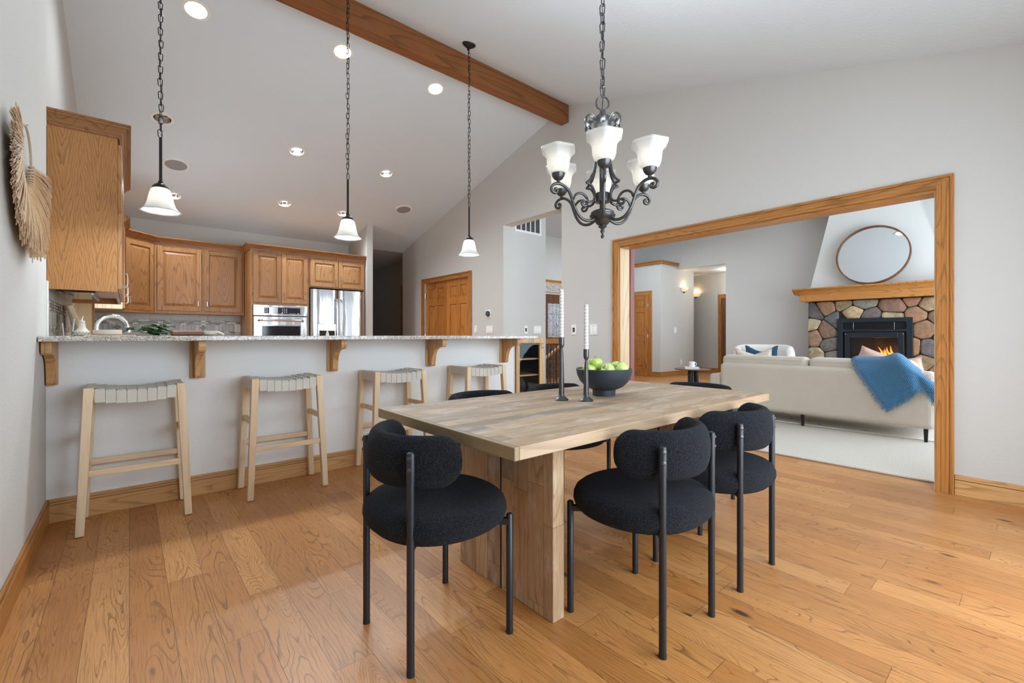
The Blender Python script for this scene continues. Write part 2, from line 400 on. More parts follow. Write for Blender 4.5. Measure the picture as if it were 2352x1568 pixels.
t = NT('tinted_tile'); at = t.n.new('ShaderNodeVertexColor'); at.layer_name = 'tint'; v = t.co(); n = t.noise(v, 35, 4, .6)
k = t.math('ADD', .82, t.math('MULTIPLY', n, .36)); M['tint'] = t.fin(t.mix(1.0, at.outputs[0], t.comb(k, k, k), 'MULTIPLY'), .3)
t = NT('field_stone'); at = t.n.new('ShaderNodeVertexColor'); at.layer_name = 'tint'; v = t.co()
n = t.noise(v, 14, 5, .65); n2 = t.noise(v, 60, 4, .7); n3 = t.noise(v, 5, 3, .6, .8)
col = t.mix(t.step(n3, .42, .62), at.outputs[0], t.mix(.5, at.outputs[0], lin(128, 112, 98)))
k = t.math('ADD', .02, t.math('ADD', t.math('MULTIPLY', n, 1.15), t.math('MULTIPLY', n2, .55)))
col = t.mix(1.0, col, t.comb(k, k, k), 'MULTIPLY'); t.bump(t.math('ADD', n, t.math('MULTIPLY', n2, .4)), .8, .02); M['stone'] = t.fin(col, .85)
M['mortar'] = plain('dark_mortar', lin(44, 39, 35), .95, bump=.4)
M['mirror'] = plain('mirror_glass', (.86, .87, .87), .02, 1.0, var=0)
M['insert'] = plain('black_steel_insert', (.012, .018, .026), .35, .3)
M['mug'] = plain('white_stoneware', lin(224, 226, 228), .45, var=.04, vs=90)
M['leaf'] = plain('glossy_leaf', lin(34, 66, 30), .35, var=.5, vs=14)
M['putty'] = plain('putty_ceramic', lin(196, 188, 176), .5)
M['board'] = wood('pale_board', lin(136, 116, 96), lin(176, 158, 136), lin(196, 180, 158), 2, 7, 6, .5, .3)
M['bread_wood'] = wood('brown_board', lin(70, 40, 26), lin(112, 70, 48), lin(128, 84, 60), 0, 8, 8, .45)
M['gray'] = plain('grey_grille', lin(150, 150, 150), .7)
t = NT('frosted_glass'); tr = t.n.new('ShaderNodeBsdfTranslucent'); tr.inputs[0].default_value = (.72, .71, .69, 1)
df = t.b; t.fin(t.mix(t.noise(t.co(), 14, 4, .6), (.80, .80, .77), (.93, .93, .90)), .35)
mx = t.n.new('ShaderNodeMixShader'); mx.inputs[0].default_value = .55; t.L(df.outputs[0], mx.inputs[1]); t.L(tr.outputs[0], mx.inputs[2]); t.L(mx.outputs[0], t.out.inputs[0]); M['frost'] = t.m
def emis(name, c, s):
    t = NT(name); return t.fin(c, .5, emit=c, estr=s)
M['bulb'] = emis('lit_bulb', (1, .96, .9), 4.0)
M['bulb_warm'] = emis('lit_warm_bulb', (1, .70, .32), 8.0)
M['flame'] = None
t = NT('flame'); z = t.sep(t.co())[2]
M['flame'] = t.fin(t.ramp(t.step(z, 0, .16), [(0, (1, .55, .12)), (.5, (1, .22, .03)), (1, (.7, .06, .01))]), 1.0, emit=t.ramp(t.step(z, 0, .16), [(0, (1, .72, .28)), (.45, (1, .34, .05)), (1, (.8, .10, .01))]), estr=4.0)
t = NT('clear_glass'); t.b.inputs['Transmission Weight'].default_value = 1.0; t.b.inputs['IOR'].default_value = 1.45
M['glass'] = t.fin((.9, .92, .92), .02)
M['pane'] = None
t = NT('window_pane'); gl = t.n.new('ShaderNodeBsdfGlossy'); gl.inputs[1].default_value = .02; tp = t.n.new('ShaderNodeBsdfTransparent'); tp.inputs[0].default_value = (.93, .95, .95, 1)
mx = t.n.new('ShaderNodeMixShader'); mx.inputs[0].default_value = .015; t.L(tp.outputs[0], mx.inputs[1]); t.L(gl.outputs[0], mx.inputs[2]); t.L(mx.outputs[0], t.out.inputs[0]); M['pane'] = t.m
t = NT('leaded_glass'); v = t.co(); f = t.voro(v, 16, 'DISTANCE_TO_EDGE'); ln = t.math('SUBTRACT', 1.0, t.step(f, .02, .05)); n = t.voro(v, 16, 'F1', 'Color')
t.bump(t.noise(v, 60, 2), .6, .01); M['leaded'] = t.fin(t.mix(ln, t.mix(.88, n, (.58, .61, .65)), (.16, .16, .16)), .12, .0)
M['cab_inside'] = plain('cabinet_inside', lin(44, 30, 24), .8)
# ------------------------------------------------------------------ the setting
XL, XK, XR, XR2 = -0.36, -0.40, 4.235, 4.412
YB, YF = -0.56, 8.40
RY, RZ = 3.92, 4.00
def roof(y): return RZ-.289*(RY-y) if y < RY else RZ-.2784*(y-RY)
def wall_yz(name, x0, x1, y0, y1, top, holes=(), mat='wall'):
    """wall in the plane x = x0..x1 with rectangular holes (ya, yb, za, zb); top(y) is its upper edge"""
    m = MB(); ys = sorted({y0, y1, *[h[0] for h in holes], *[h[1] for h in holes]} | ({RY} if y0 < RY < y1 and top is roof else set()))
    ys = [y for y in ys if y0 <= y <= y1]
    for a, b in zip(ys, ys[1:]):
        cuts = sorted((h[2], h[3]) for h in holes if h[0] <= a+1e-6 and h[1] >= b-1e-6); z = 0.0; spans = []
        for c0, c1 in cuts:
            if c0 > z: spans.append((z, c0))
            z = c1
        for lo, hi in spans: m.box(x0, x1, a, b, lo, hi)
        m.hexa([(x0, a, z), (x1, a, z), (x1, b, z), (x0, b, z)], [(x0, a, top(a)), (x1, a, top(a)), (x1, b, top(b)), (x0, b, top(b))])
    return struct(m.build(name, M[mat]))
def wall_xz(name, y0, y1, x0, x1, z1, holes=(), mat='wall', z0=0.0):
    m = MB(); xs = sorted({x0, x1, *[h[0] for h in holes], *[h[1] for h in holes]})
    for a, b in zip(xs, xs[1:]):
        cuts = sorted((h[2], h[3]) for h in holes if h[0] <= a+1e-6 and h[1] >= b-1e-6); z = z0
        for c0, c1 in cuts:
            if c0 > z: m.box(a, b, y0, y1, z, c0)
            z = c1
        if z < z1: m.box(a, b, y0, y1, z, z1)
    return struct(m.build(name, M[mat]))

m = MB(); m.box(-1.2, 14, -2.0, 14, -.06, 0); struct(m.build('floor', M['floor']))
m = MB(); m.box(4.425, 9.2, -1.3, 3.92, 0.001, .016)
struct(m.build('floor_carpet', M['carpet'], bevel=.006))
m = MB(); m.hexa([(-.9, YB-.3, roof(YB-.3)), (4.5, YB-.3, roof(YB-.3)), (4.5, RY, RZ), (-.9, RY, RZ)], [(-.9, YB-.3, roof(YB-.3)+.1), (4.5, YB-.3, roof(YB-.3)+.1), (4.5, RY, RZ+.1), (-.9, RY, RZ+.1)])
struct(m.build('ceiling_dining', M['ceil'])); m = MB()
m.hexa([(-.9, RY, RZ), (4.41, RY, RZ), (4.41, YF, roof(YF)), (-.9, YF, roof(YF))], [(-.9, RY, RZ+.1), (4.41, RY, RZ+.1), (4.41, YF, roof(YF)+.1), (-.9, YF, roof(YF)+.1)])
struct(m.build('ceiling', M['ceil']))
m = MB(); m.box(3.0, 5.0, YF, 13.3, 2.752, 2.86); struct(m.build('ceiling_hall', M['ceil']))
m = MB(); m.box(XR2, 13.2, -1.5, 4.96, 3.57, 3.66); m.box(XR2, 7.7, 4.96, 8.2, 3.57, 3.66); m.box(9.5, 13.2, 4.96, 9.4, 3.57, 3.66); m.box(7.7, 9.5, 6.75, 9.4, 3.57, 3.66)
struct(m.build('ceiling_living', M['ceil']))
m = MB(); m.box(11.22, 12.85, 3.0, 9.0, 2.83, 2.9); struct(m.build('ceiling_passage', M['ceil']))

wall_yz('wall_left', XL-.16, XL, YB-.1, 3.67, roof)
wall_yz('wall_left_kitchen', XK-.12, XK, 3.67, YF+.1, roof, [(5.98, 6.78, 1.08, 2.05)])
wall_yz('wall_right', XR, XR2, YB-.1, YF, roof, [(.456, 3.087, 0, 2.074), (3.983, 5.167, 0, 2.71), (6.056, 7.51, 0, 2.04)])
wall_xz('wall_back', YB-.14, YB, -.6, 4.4, 2.8, [(.7, 3.3, .12, 2.38)])
wall_xz('wall_kitchen', YF, YF+.12, -.5, 3.13, roof(YF)+.02)
# wall beside the refrigerator, running on as the side of the dark hall
wall_yz('wall_pantry', 3.13, 3.235, 7.54, 13.2, lambda y: roof(y) if y < YF else 2.78)
wall_yz('wall_hall', 4.77, 4.87, 8.0, 13.2, lambda y: 2.80)
wall_xz('wall_hall_end', 13.1, 13.2, 3.1, 4.9, 2.8)
wall_xz('wall_hall_return', YF-.1, YF, XR2-.02, 4.80, 3.7)
wall_xz('wall_foyer_side', 5.167, 5.30, XR2, 5.12, 3.6)
wall_yz('wall_foyer_return', 5.0, 5.12, 5.30, 8.1, lambda y: 3.6)
wall_xz('wall_foyer', 8.0, 8.12, 4.9, 10.4, 3.6)
wall_xz('wall_closet', 6.25, 6.37, 10.30, 12.0, 2.94)
wall_yz('wall_closet_side', 10.30, 10.42, 6.37, 9.0, lambda y: 2.94)
m = MB(); m.box(10.25, 11.1, 6.22, 9.0, 2.94, 2.96); struct(m.build('ceiling_closet', M['wall']))
wall_yz('wall_living_far', 11.1, 11.22, -1.4, 6.25, lambda y: 3.6, [(4.96, 6.25, 0, 2.83)])
m = MB(); m.box(11.1, 11.22, 6.25, 9.2, 2.83, 3.6); struct(m.build('wall_living_far_upper', M['wall']))
wall_yz('wall_passage', 12.75, 12.85, 3.0, 9.0, lambda y: 2.9)
wall_xz('wall_passage_end', 8.9, 9.0, 10.3, 12.85, 2.9)
wall_xz('wall_passage_near', 3.0, 3.1, 11.22, 12.85, 2.9)
wall_xz('wall_living_near', -1.42, -1.30, 4.3, 11.2, 3.6, [(5.2, 10.0, .35, 2.9)])
wall_xz('wall_living_north', 9.0, 9.1, 10.3, 11.2, 3.6)

# window frames and panes behind the camera and in the living room (seen only in reflections)
for k, (x0, x1, z0, z1, y, n) in enumerate(((.7, 3.3, .12, 2.38, YB-.10, 3), (5.2, 10.0, .35, 2.9, -1.37, 4))):
    m = MB(); wd = (x1-x0)/n
    for i in range(n+1): xx = x0+i*wd; m.box(max(x0, xx-.03), min(x1, xx+.03), y-.02, y+.03, z0, z1)
    m.box(x0, x1, y-.02, y+.03, z0, z0+.06); m.box(x0, x1, y-.02, y+.03, z1-.06, z1)
    f = struct(m.build('window_%d' % (k+1), M['white'])); g = MB(); g.box(x0, x1, y, y+.004, z0, z1); g.build('pane', M['pane'], f)
m = MB(); m.box(XK-.10, XK-.06, 5.98, 6.02, 1.08, 2.05); m.box(XK-.10, XK-.06, 6.74, 6.78, 1.08, 2.05); m.box(XK-.10, XK-.06, 5.98, 6.78, 1.08, 1.12); m.box(XK-.10, XK-.06, 5.98, 6.78, 2.01, 2.05)
struct(m.build('window_3', M['cream_oak']))

# ridge beam
m = MB(); m.box(XL+.002, XR-.002, 3.856, 3.985, 3.765, 3.985)
b = struct(m.build('trim_beam', M['beam'], bevel=.004))

# bar half wall
m = MB(); m.box(XL, 3.163, 3.66, 3.80, 0, 1.035); struct(m.build('wall_bar', M['wall_bar']))
# baseboards
def bb(name, p0, p1, nrm, mat, h=.135, t=.014):
    m = MB(); (x0, y0), (x1, y1) = p0, p1; nx, ny = nrm
    def b(t0, z0, z1): m.box(min(x0, x1, x0+nx*t0, x1+nx*t0), max(x0, x1, x0+nx*t0, x1+nx*t0), min(y0, y1, y0+ny*t0, y1+ny*t0), max(y0, y1, y0+ny*t0, y1+ny*t0), z0, z1)
    b(t, 0.0, h*.74); b(t*.62, h*.74, h*.82); b(t*1.2, h*.78, h*.86); b(t*.8, h*.86, h)
    return struct(m.build(name, M[mat], bevel=.002))
bb('baseboard_bar', (XL+.012, 3.66), (3.163, 3.66), (0, -1), 'basex')
bb('baseboard_left', (XL, YB), (XL, 3.655), (1, 0), 'trimy')
bb('baseboard_right', (XR, YB), (XR, .366), (-1, 0), 'basey')
bb('baseboard_right_hall', (XR, 3.18), (XR, 3.983), (-1, 0), 'basey')
bb('baseboard_right_kitchen', (XR, 7.61), (XR, 8.40), (-1, 0), 'basey')
bb('baseboard_right_corner', (XR, 5.167), (XR, 5.96), (-1, 0), 'basey')
bb('baseboard_closet', (10.30, 6.25), (12.0, 6.25), (0, -1), 'trimx')
bb('baseboard_closet_side', (10.30, 6.24), (10.30, 6.49), (-1, 0), 'trimy')
bb('baseboard_living', (11.1, -1.3), (11.1, 4.96), (-1, 0), 'trimy')
bb('baseboard_passage', (12.75, 3.1), (12.75, 8.9), (-1, 0), 'trimy')
bb('baseboard_foyer', (4.43, 5.167), (5.12, 5.167), (0, -1), 'trimx')

def casing(name, plane, a0, a1, z1, w, mats, side=-1, p=0.0, leaf=None):
    """oak casing round an opening; plane 'x' or 'y' at coordinate p, opening a0..a1, height z1, facing side"""
    m = MB(); lay = [(0, w*.22, .024), (w*.22, w*.74, .015), (w*.34, w*.44, .018), (w*.74, w, .020)]      # from outer edge inward
    def bx(u0, u1, t, z0, z2):
        q = (min(p, p+side*t), max(p, p+side*t))
        if plane == 'x': m.box(q[0], q[1], u0, u1, z0, z2)
        else: m.box(u0, u1, q[0], q[1], z0, z2)
    for d0, d1, t in lay:
        bx(a0-w+d0, a0-w+d1, t, 0, z1+w-d0); bx(a1+w-d1, a1+w-d0, t, 0, z1+w-d0)
    o = struct(m.build(name, M[mats[0]], bevel=.002))
    m = MB()
    for d0, d1, t in lay: bx(a0-w+d1, a1+w-d1, t, z1+w-d1, z1+w-d0)
    m.build('head_casing', M[mats[1]], o, bevel=.002)
    return o
o = casing('trim_1', 'x', .456, 3.087, 2.074, .088, ('trimz', 'trimy'), -1, XR)
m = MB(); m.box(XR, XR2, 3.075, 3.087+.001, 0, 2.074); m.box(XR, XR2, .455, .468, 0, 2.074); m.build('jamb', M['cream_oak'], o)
m = MB(); m.box(XR, XR2, .468, 3.075, 2.060, 2.075); m.build('soffit', M['trimy'], o)
m = MB(); m.box(XR2, XR2+.075, 3.06, 3.155, 0, 2.16); struct(m.build('trim_2', M['redwood'], bevel=.003))
o = casing('trim_3', 'x', 6.056, 7.51, 2.04, .085, ('trimz', 'trimy'), -1, XR)

def panel_door(name, w, h, t, mat, rows=((.22, .86), (.98, 1.58), (1.70, 1.89)), parent=None, cols=2):
    """six-panel door leaf in its own frame: x 0..w, y 0..t (front at y=0 facing -y)"""
    m = MB(); st = .105; mid = .10; k = h/2.0
    rows = [(a*k, b*k) for a, b in rows]
    m.box(0, st, 0, t, 0, h); m.box(w-st, w, 0, t, 0, h)
    pw = (w-2*st-(cols-1)*mid)/cols
    zs = [0]+[z for r in rows for z in r]+[h]
    for i in range(0, len(zs), 2): m.box(st, w-st, 0, t, zs[i], zs[i+1])
    for c in range(1, cols):
        for ra, rb in rows: m.box(st+c*pw+(c-1)*mid, st+c*pw+c*mid, 0, t, ra, rb)
    for c in range(cols):
        x0 = st+c*(pw+mid)
        for a, b in rows: raised(m, x0, x0+pw, a, b, .012, t*.9, .045)
    return m.build(name, M[mat], parent, bevel=.0025)
def raised(m, x0, x1, z0, z1, depth, yb, slope):
    """raised panel: recessed field edge at y=depth rising to y=.003 in the middle, front towards -y"""
    s = min(slope, (x1-x0)*.4, (z1-z0)*.4)
    q = lambda i, y: [(x0+i, y, z0+i), (x1-i, y, z0+i), (x1-i, y, z1-i), (x0+i, y, z1-i)]
    vs = q(0, yb)+q(0, depth)+q(s*.25, depth)+q(s, .003)
    fs = [(0, 1, 2, 3)]+[(a+k, a+(k+1) % 4, b+(k+1) % 4, b+k) for a, b in ((0, 4), (4, 8), (8, 12)) for k in range(4)]+[(12, 13, 14, 15)]
    m.add(vs, fs)
def hinge(parent, x, z, y=-.004):
    m = MB(); m.cyl((x, y, z-.045), (x, y, z+.045), .007, n=8); m.box(x-.016, x+.016, y, y+.004, z-.04, z+.04); return m.build('hinge', M['nickel'], parent)
# double pantry doors in the right wall: leaf frame turned so its front faces -x
for k, (yy, hx) in enumerate(((7.505, 0.0), (6.783, .722))):
    d = panel_door('door_%d' % (k+1), .722, 2.03, .035, 'doorz'); struct(d)
    d.rotation_euler = (0, 0, -PI/2); d.location = (XR+.03, yy, .006)
    for z in (.25, 1.05, 1.80): hinge(d, .004 if k == 0 else .718, z, -.020)
# closet door in the living room and its casing
d = panel_door('door_3', .80, 2.11, .035, 'doorz'); struct(d); d.rotation_euler = (0, 0, -PI/2); d.location = (10.275, 7.40, .006)
for z in (.25, 1.05, 1.85): hinge(d, .796, z)
casing('trim_4', 'x', 6.59, 7.41, 2.13, .10, ('trimz', 'trimy'), -1, 10.30)
# passage door frame
casing('trim_5', 'x', 4.75, 5.80, 2.13, .10, ('doorz', 'doorz'), -1, 12.75)
m = MB(); m.box(12.70, 12.745, 5.58, 5.80, 0, 2.12); struct(m.build('door_4', M['doordark']))  # dark strip stands in for the dark gap beside the white door
m = MB(); m.box(12.69, 12.74, 4.8, 5.60, 0, 2.12); struct(m.build('door_5', M['white']))
# casing in the dark hall
casing('trim_6', 'x', 8.6, 9.42, 2.12, .09, ('doorz', 'doorz'), -1, 4.77)
m = MB(); m.box(4.74, 4.768, 8.6, 9.42, 0, 2.12); struct(m.build('door_6', M['doordark']))
m = MB(); m.ball((4.71, 9.36, 1.0), .028); m.cyl((4.71, 9.36, 1.0), (4.742, 9.36, 1.0), .012, n=10); m.build('knob', M['bronze'], bpy.data.objects['door_6'])
# ledge on top of the closet
m = MB()
for y0, y1, x0, x1 in ((6.19, 6.25, 10.24, 11.10), (6.25, 9.0, 10.24, 10.30)):
    m.box(x0, x1, y0, y1, 2.90, 2.96); m.box(x0-(.02 if x1 < 10.4 else 0.02), x1, y0-.02, y1, 2.955, 2.985)
struct(m.build('trim_7', M['trimx'], bevel=.004))
m = MB(); m.box(10.30, 11.1, 6.25, 9.0, 2.96, 2.965); struct(m.build('ceiling_closet_top', M['wall']))

# entry door with leaded glass, transom above
d = MB(); X0, X1 = 7.82, 8.74; yf = 7.955
for a, b, c, e in ((X0, X0+.14, 0, 2.10), (X1-.14, X1, 0, 2.10), (X0+.14, X1-.14, 0, .30), (X0+.14, X1-.14, 1.88, 2.10), (X0+.14, X1-.14, .86, 1.02)): d.box(a, b, yf, yf+.045, c, e)
k_ = MB(); raised(k_, X0+.14, X1-.14, .30, .86, .014, .04, .06); d.add([(p, q+yf, r) for p, q, r in k_.v], k_.f)
d = struct(d.build('door_7', M['doordark'], bevel=.003))
g = MB(); g.box(X0+.14, X1-.14, yf+.02, yf+.028, 1.02, 1.88); g.build('glass', M['leaded'], d)
g = MB()
def came(p, r=.004): g.tube([(x, yf+.018, z) for x, z in p], r, 6)
for i in range(5): came([(X0+.20+i*.13, 1.02), (X0+.20+i*.13, 1.88)])
for z in (1.08, 1.30, 1.60, 1.82): came([(X0+.14, z), (X1-.14, z)])
came([(X0+.46+.10*math.cos(a/12*2*PI), 1.45+.2*math.sin(a/12*2*PI)) for a in range(13)]); g.build('lead_came', M['nickel'], d)
m = MB(); m.box(X0, X1, yf+.01, yf+.04, 2.16, 2.20); m.box(X0, X1, yf+.01, yf+.04, 2.36, 2.40)
m.box(X0, X0+.03, yf+.01, yf+.04, 2.20, 2.36); m.box(X1-.03, X1, yf+.01, yf+.04, 2.20, 2.36)
o = struct(m.build('window_4', M['cream_oak'])); g = MB(); g.box(X0+.03, X1-.03, yf+.02, yf+.03, 2.20, 2.36); g.build('pane', M['leaded'], o)
g = MB()
for cx in (X0+.26, X0+.62):
    for s in (1, .55): g.tube([(cx-.16*s, yf+.015, 2.28), (cx, yf+.015, 2.28+.07*s), (cx+.16*s, yf+.015, 2.28), (cx, yf+.015, 2.28-.07*s)], .005, 6, closed=True)
g.build('lead_came', M['cream_oak'], o)
casing('trim_8', 'y', X0, X1, 2.40, .07, ('doordark', 'trimx'), -1, 8.0)

# stair railing in the foyer
def baluster(m, x, y, z0, z1, kind):
    if kind == 0: m.bar((x, y, z0), (x, y, z1), .014, .014)
    else:
        N = 26
        for i in range(N):
            a0 = i/N; a1 = (i+1)/N; r = .0105
            m.add([(x+r*math.cos(t+a*9), y+r*math.sin(t+a*9), z0+(z1-z0)*a) for a in (a0, a1) for t in (0, PI/2, PI, 3*PI/2)], [(k, (k+1) % 4, 4+(k+1) % 4, 4+k) for k in range(4)])
    for zz in ((.34, .62) if kind == 0 else ()): m.ball((x, y, z0+(z1-z0)*zz), .022, 8, .7)
rail = thing('stair_railing', (5.9, 6.5, 0), 'oak stair railing with black iron balusters beyond the tall wall opening', 'railing')
m = MB(); m.box(0, 1.6, -.035, .035, .90, 1.005); m.build('handrail', M['trimx'], rail, bevel=.008); m = MB(); m.box(0, 1.6, -.03, .03, 0, .05); m.build('shoe_rail', M['trimx'], rail, bevel=.004)
for i in range(17):
    m = MB(); baluster(m, .07+i*.088, 0, .05, .90, i % 3); m.build('baluster', M['black_metal'], rail)
rail2 = thing('stair_handrail', (6.2, 7.25, 0), 'sloping oak handrail with iron balusters behind the level railing', 'handrail')
m = MB(); m.bar((0, 0, .0), (2.2, 0, 1.25), .06, .06, xdir=(0, 1, 0)); m.build('handrail', M['trimx'], rail2, bevel=.006)
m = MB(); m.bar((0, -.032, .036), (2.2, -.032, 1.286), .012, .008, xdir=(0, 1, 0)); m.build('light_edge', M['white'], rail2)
for i in range(9):
    x = .3+i*.2; m = MB(); baluster(m, x, 0, 0.0, x*1.25/2.2-.01, i % 2); m.build('baluster', M['black_metal'], rail2)

# bar top
ct = MB(); ct.box(XL+.004, 3.17, 3.31, 3.86, 1.037, 1.067)
tag(ct.build('bar_countertop', M['granite'], bevel=.006, seg=3), 'long speckled granite bar top running across the room', 'countertop')
def corbel(x, lab, hw=.043):
    t = thing('corbel', (x, 3.66, 0), lab, 'corbel', 'oak corbels under the bar top')
    m = MB(); m.box(-hw, hw, -.018, 0, .785, 1.036); m.build('back_plate', M['basez'], t, bevel=.005)
    prof = [(-.018, 1.036), (-.265, 1.036), (-.268, 1.0), (-.262, .978), (-.25, .968), (-.235, .967), (-.222, .975), (-.214, .972)]
    prof += [(-.20, .965), (-.16, .958), (-.125, .940), (-.10, .91), (-.085, .87), (-.078, .83), (-.076, .805), (-.066, .79), (-.045, .787), (-.018, .787)]
    m = MB(); m.prism(prof, 0, -.021, .021); m.build('bracket', M['corbel'], t, bevel=.004)
    return t
M['basez'] = wood('base_oak_vertical', lin(122, 84, 44), lin(190, 145, 92), lin(210, 168, 116), 2, 9, 6, .4)
M['corbel'] = wood('corbel_oak', lin(118, 76, 36), lin(182, 130, 76), lin(206, 160, 106), 2, 9, 6, .4)
for x, lab in ((-.334, 'oak corbel in the corner against the left wall'), (.348, 'oak corbel above and between the first two bar stools from the left'), (1.232, 'oak corbel above the right edge of the second bar stool'), (2.115, 'oak corbel above the third bar stool'), (2.988, 'oak corbel beside the glass cabinet door')): corbel(x, lab, .0245 if x < 0 else .043)

# glass-front cabinet closing the end of the bar
wc = thing('display_cabinet', (3.165, 3.655, 0), 'oak cabinet with a glass door and shelves closing the bar end', 'cabinet')
m = MB(); W = .405
m.box(0, .02, 0, .5, 0, 1.03); m.box(W-.02, W, 0, .5, 0, 1.03); m.box(0, W, .48, .5, 0, 1.03); m.box(0, W, 0, .5, 0, .10); m.box(.0, W, 0.0, .5, 1.0, 1.03)
m.build('carcass', M['cab_inside'], wc)
m = MB(); m.box(0, W, .0, .5, 1.030, 1.045); m.build('top', M['oakx'], wc, bevel=.002)
d = MB(); d.box(0, .045, -.02, 0, .10, 1.045); d.box(W-.06, W, -.02, 0, .10, 1.045); d.box(.045, W-.06, -.02, 0, .985, 1.045); d.box(.045, W-.06, -.02, 0, .10, .16)
d = d.build('door', M['basez'], wc, bevel=.003)
g = MB(); g.box(.045, W-.06, -.012, -.008, .16, .985); g.build('glass', M['pane'], d)
h = MB(); h.tube(bez([(W-.025, -.02, .93), (W-.025, -.042, .935), (W-.025, -.042, .975), (W-.025, -.02, .98)], 5), .0045, 8); h.build('handle', M['nickel'], d)
for z in (.40, .62, .80):
    s = MB(); s.box(.02, W-.02, .02, .47, z, z+.016); s.build('shelf', M['oakx'], wc)
m = MB(); m.box(.19, .20, .44, .475, .42, .99); m.build('back_stile', M['walnut'], wc)
t = NT('veneer_panel'); v = t.co(); xyz = t.sep(v)
tri = t.math('MULTIPLY', t.math('ABSOLUTE', t.math('SUBTRACT', t.math('FRACT', t.math('DIVIDE', t.math('ADD', xyz[0], t.math('MULTIPLY', t.noise(t.comb(0.0, 0.0, xyz[2]), 2.2, 2), .03)), .168)), .5)), .168)
soft = t.math('POWER', t.math('ADD', t.math('MULTIPLY', tri, tri), .00006), .5)
wob = t.noise(t.comb(t.math('MULTIPLY', xyz[0], 9), xyz[1], t.math('MULTIPLY', xyz[2], 1.6)), 2.6, 3, .55)
val = t.math('ADD', t.math('MULTIPLY', t.math('SUBTRACT', xyz[2], t.math('MULTIPLY', soft, 8.5)), 9.0), t.math('MULTIPLY', wob, 3.2))
f = t.math('FRACT', val); ln = t.math('MULTIPLY', t.math('SUBTRACT', 1.0, t.step(f, .05, .5)), t.step(f, 0.0, .06))
po = t.step(t.noise(t.vmath('MULTIPLY', v, (1, 1, .02)), 210, 2, .6), .52, .7)
base = t.mix(t.noise(v, 2.0, 2), lin(168, 112, 58), lin(192, 138, 82)); base = t.mix(t.math('MULTIPLY', ln, .45), base, OD); base = t.mix(t.math('MULTIPLY', po, .38), base, OD)
M['panel'] = t.fin(base, .36)
# ------------------------------------------------------------------ kitchen cabinets
def pull(parent, x, z, y=-.022, l=.10, vert=True):
    m = MB(); a = l/2
    pts = [(0, -a), (-.022, -a*.96), (-.028, -a*.55), (-.028, a*.55), (-.022, a*.96), (0, a)]
    m.tube(bez([(x, y+d, z+s) if vert else (x+s, y+d, z) for d, s in pts], 4), .0048, 8)
    return m.build('handle', M['nickel'], parent)
def cab_door(parent, x0, x1, z0, z1, y=0.0, hx=None, hz=None):
    """raised-panel door: 22 mm thick in front of the plane y"""
    st = .062; m = MB(); yf = y-.022
    m.box(x0, x0+st, yf, y, z0, z1); m.box(x1-st, x1, yf, y, z0, z1); m.box(x0+st, x1-st, yf, y, z0, z0+st); m.box(x0+st, x1-st, yf, y, z1-st, z1)
    k = MB(); raised(k, x0+st, x1-st, z0+st, z1-st, .014, .020, .042); m.add([(a, b+yf, c) for a, b, c in k.v], k.f)
    o = m.build('door', M['oakz'], parent, bevel=.003)
    if hx is not None: pull(o, hx, hz, yf)
    return o
def crown(parent, pts, z0, h=.085, out=.07, mat='crownx'):
    """crown moulding along a polyline (x, y); outward is to the right of the direction of travel"""
    prof = [(0, 0), (.012, 0), (.014, .014), (.022, .02), (.030, .036), (.046, .054), (.060, .062), (.062, .070), (out, .072), (out, h), (0, h)]
    P = [Vector((a, b, 0)) for a, b in pts]; rows = []
    for i, p in enumerate(P):
        ns = []
        if i > 0: d = (P[i]-P[i-1]).normalized(); ns.append(Vector((d.y, -d.x, 0)))
        if i < len(P)-1: d = (P[i+1]-P[i]).normalized(); ns.append(Vector((d.y, -d.x, 0)))
        n = ns[0] if len(ns) == 1 else (ns[0]+ns[1])/(1+ns[0].dot(ns[1]))
        rows.append([(p.x+n.x*o, p.y+n.y*o, z0+z) for o, z in prof])
    m = MB(); n = len(prof)
    vs = [v for r in rows for v in r]; fs = [tuple(range(n)), tuple(reversed(range((len(P)-1)*n, len(P)*n)))]
    for i in range(len(P)-1):
        for k in range(n): fs.append((i*n+k, (i+1)*n+k, (i+1)*n+(k+1) % n, i*n+(k+1) % n))
    m.add(vs, fs); return m.build('crown_moulding', M[mat], parent)
M['crownx'] = wood('crown_oak', lin(84, 54, 28), lin(142, 94, 52), lin(160, 110, 66), 0, 8, 7, .38)
M['crowny'] = wood('crown_oak_y', lin(84, 54, 28), lin(142, 94, 52), lin(160, 110, 66), 1, 8, 7, .38)

# near cabinet on the left wall: side panel towards us, doors towards +x
c1 = thing('upper_cabinet', (XK+.004, 4.06, 0), 'tall oak wall cabinet on the left whose plain side panel faces the dining room', 'cabinet', 'oak wall cabinets')
D = .335; L1 = 1.64
m = MB(); m.box(0, D, 0, .018, 1.365, 2.41); m.box(0, D, L1-.018, L1, 1.365, 2.41); m.box(0, D, .018, L1-.018, 1.415, 1.435); m.box(0, D, .018, L1-.018, 2.39, 2.41); m.box(0, .01, .018, L1-.018, 1.435, 2.39)
m.box(D-.018, D, .018, L1-.018, 1.365, 2.41)
m.build('carcass', M['panel'], c1)
def turned_doors(parent, y0, y1, n, z0, z1, hpos):
    for i in range(n):
        a = y0+(y1-y0)*i/n+.004; b = y0+(y1-y0)*(i+1)/n-.004
        d = cab_door(parent, 0, b-a, z0, z1, 0, hpos[i]*(b-a-.06)+.03, z0+.11); d.rotation_euler = (0, 0, PI/2); d.location = (D, a, 0)
turned_doors(c1, .0, L1, 3, 1.385, 2.365, (1, 0, 1))
crown(c1, [(-.0, 0), (D+.0, 0), (D, L1)], 2.405, mat='crowny')
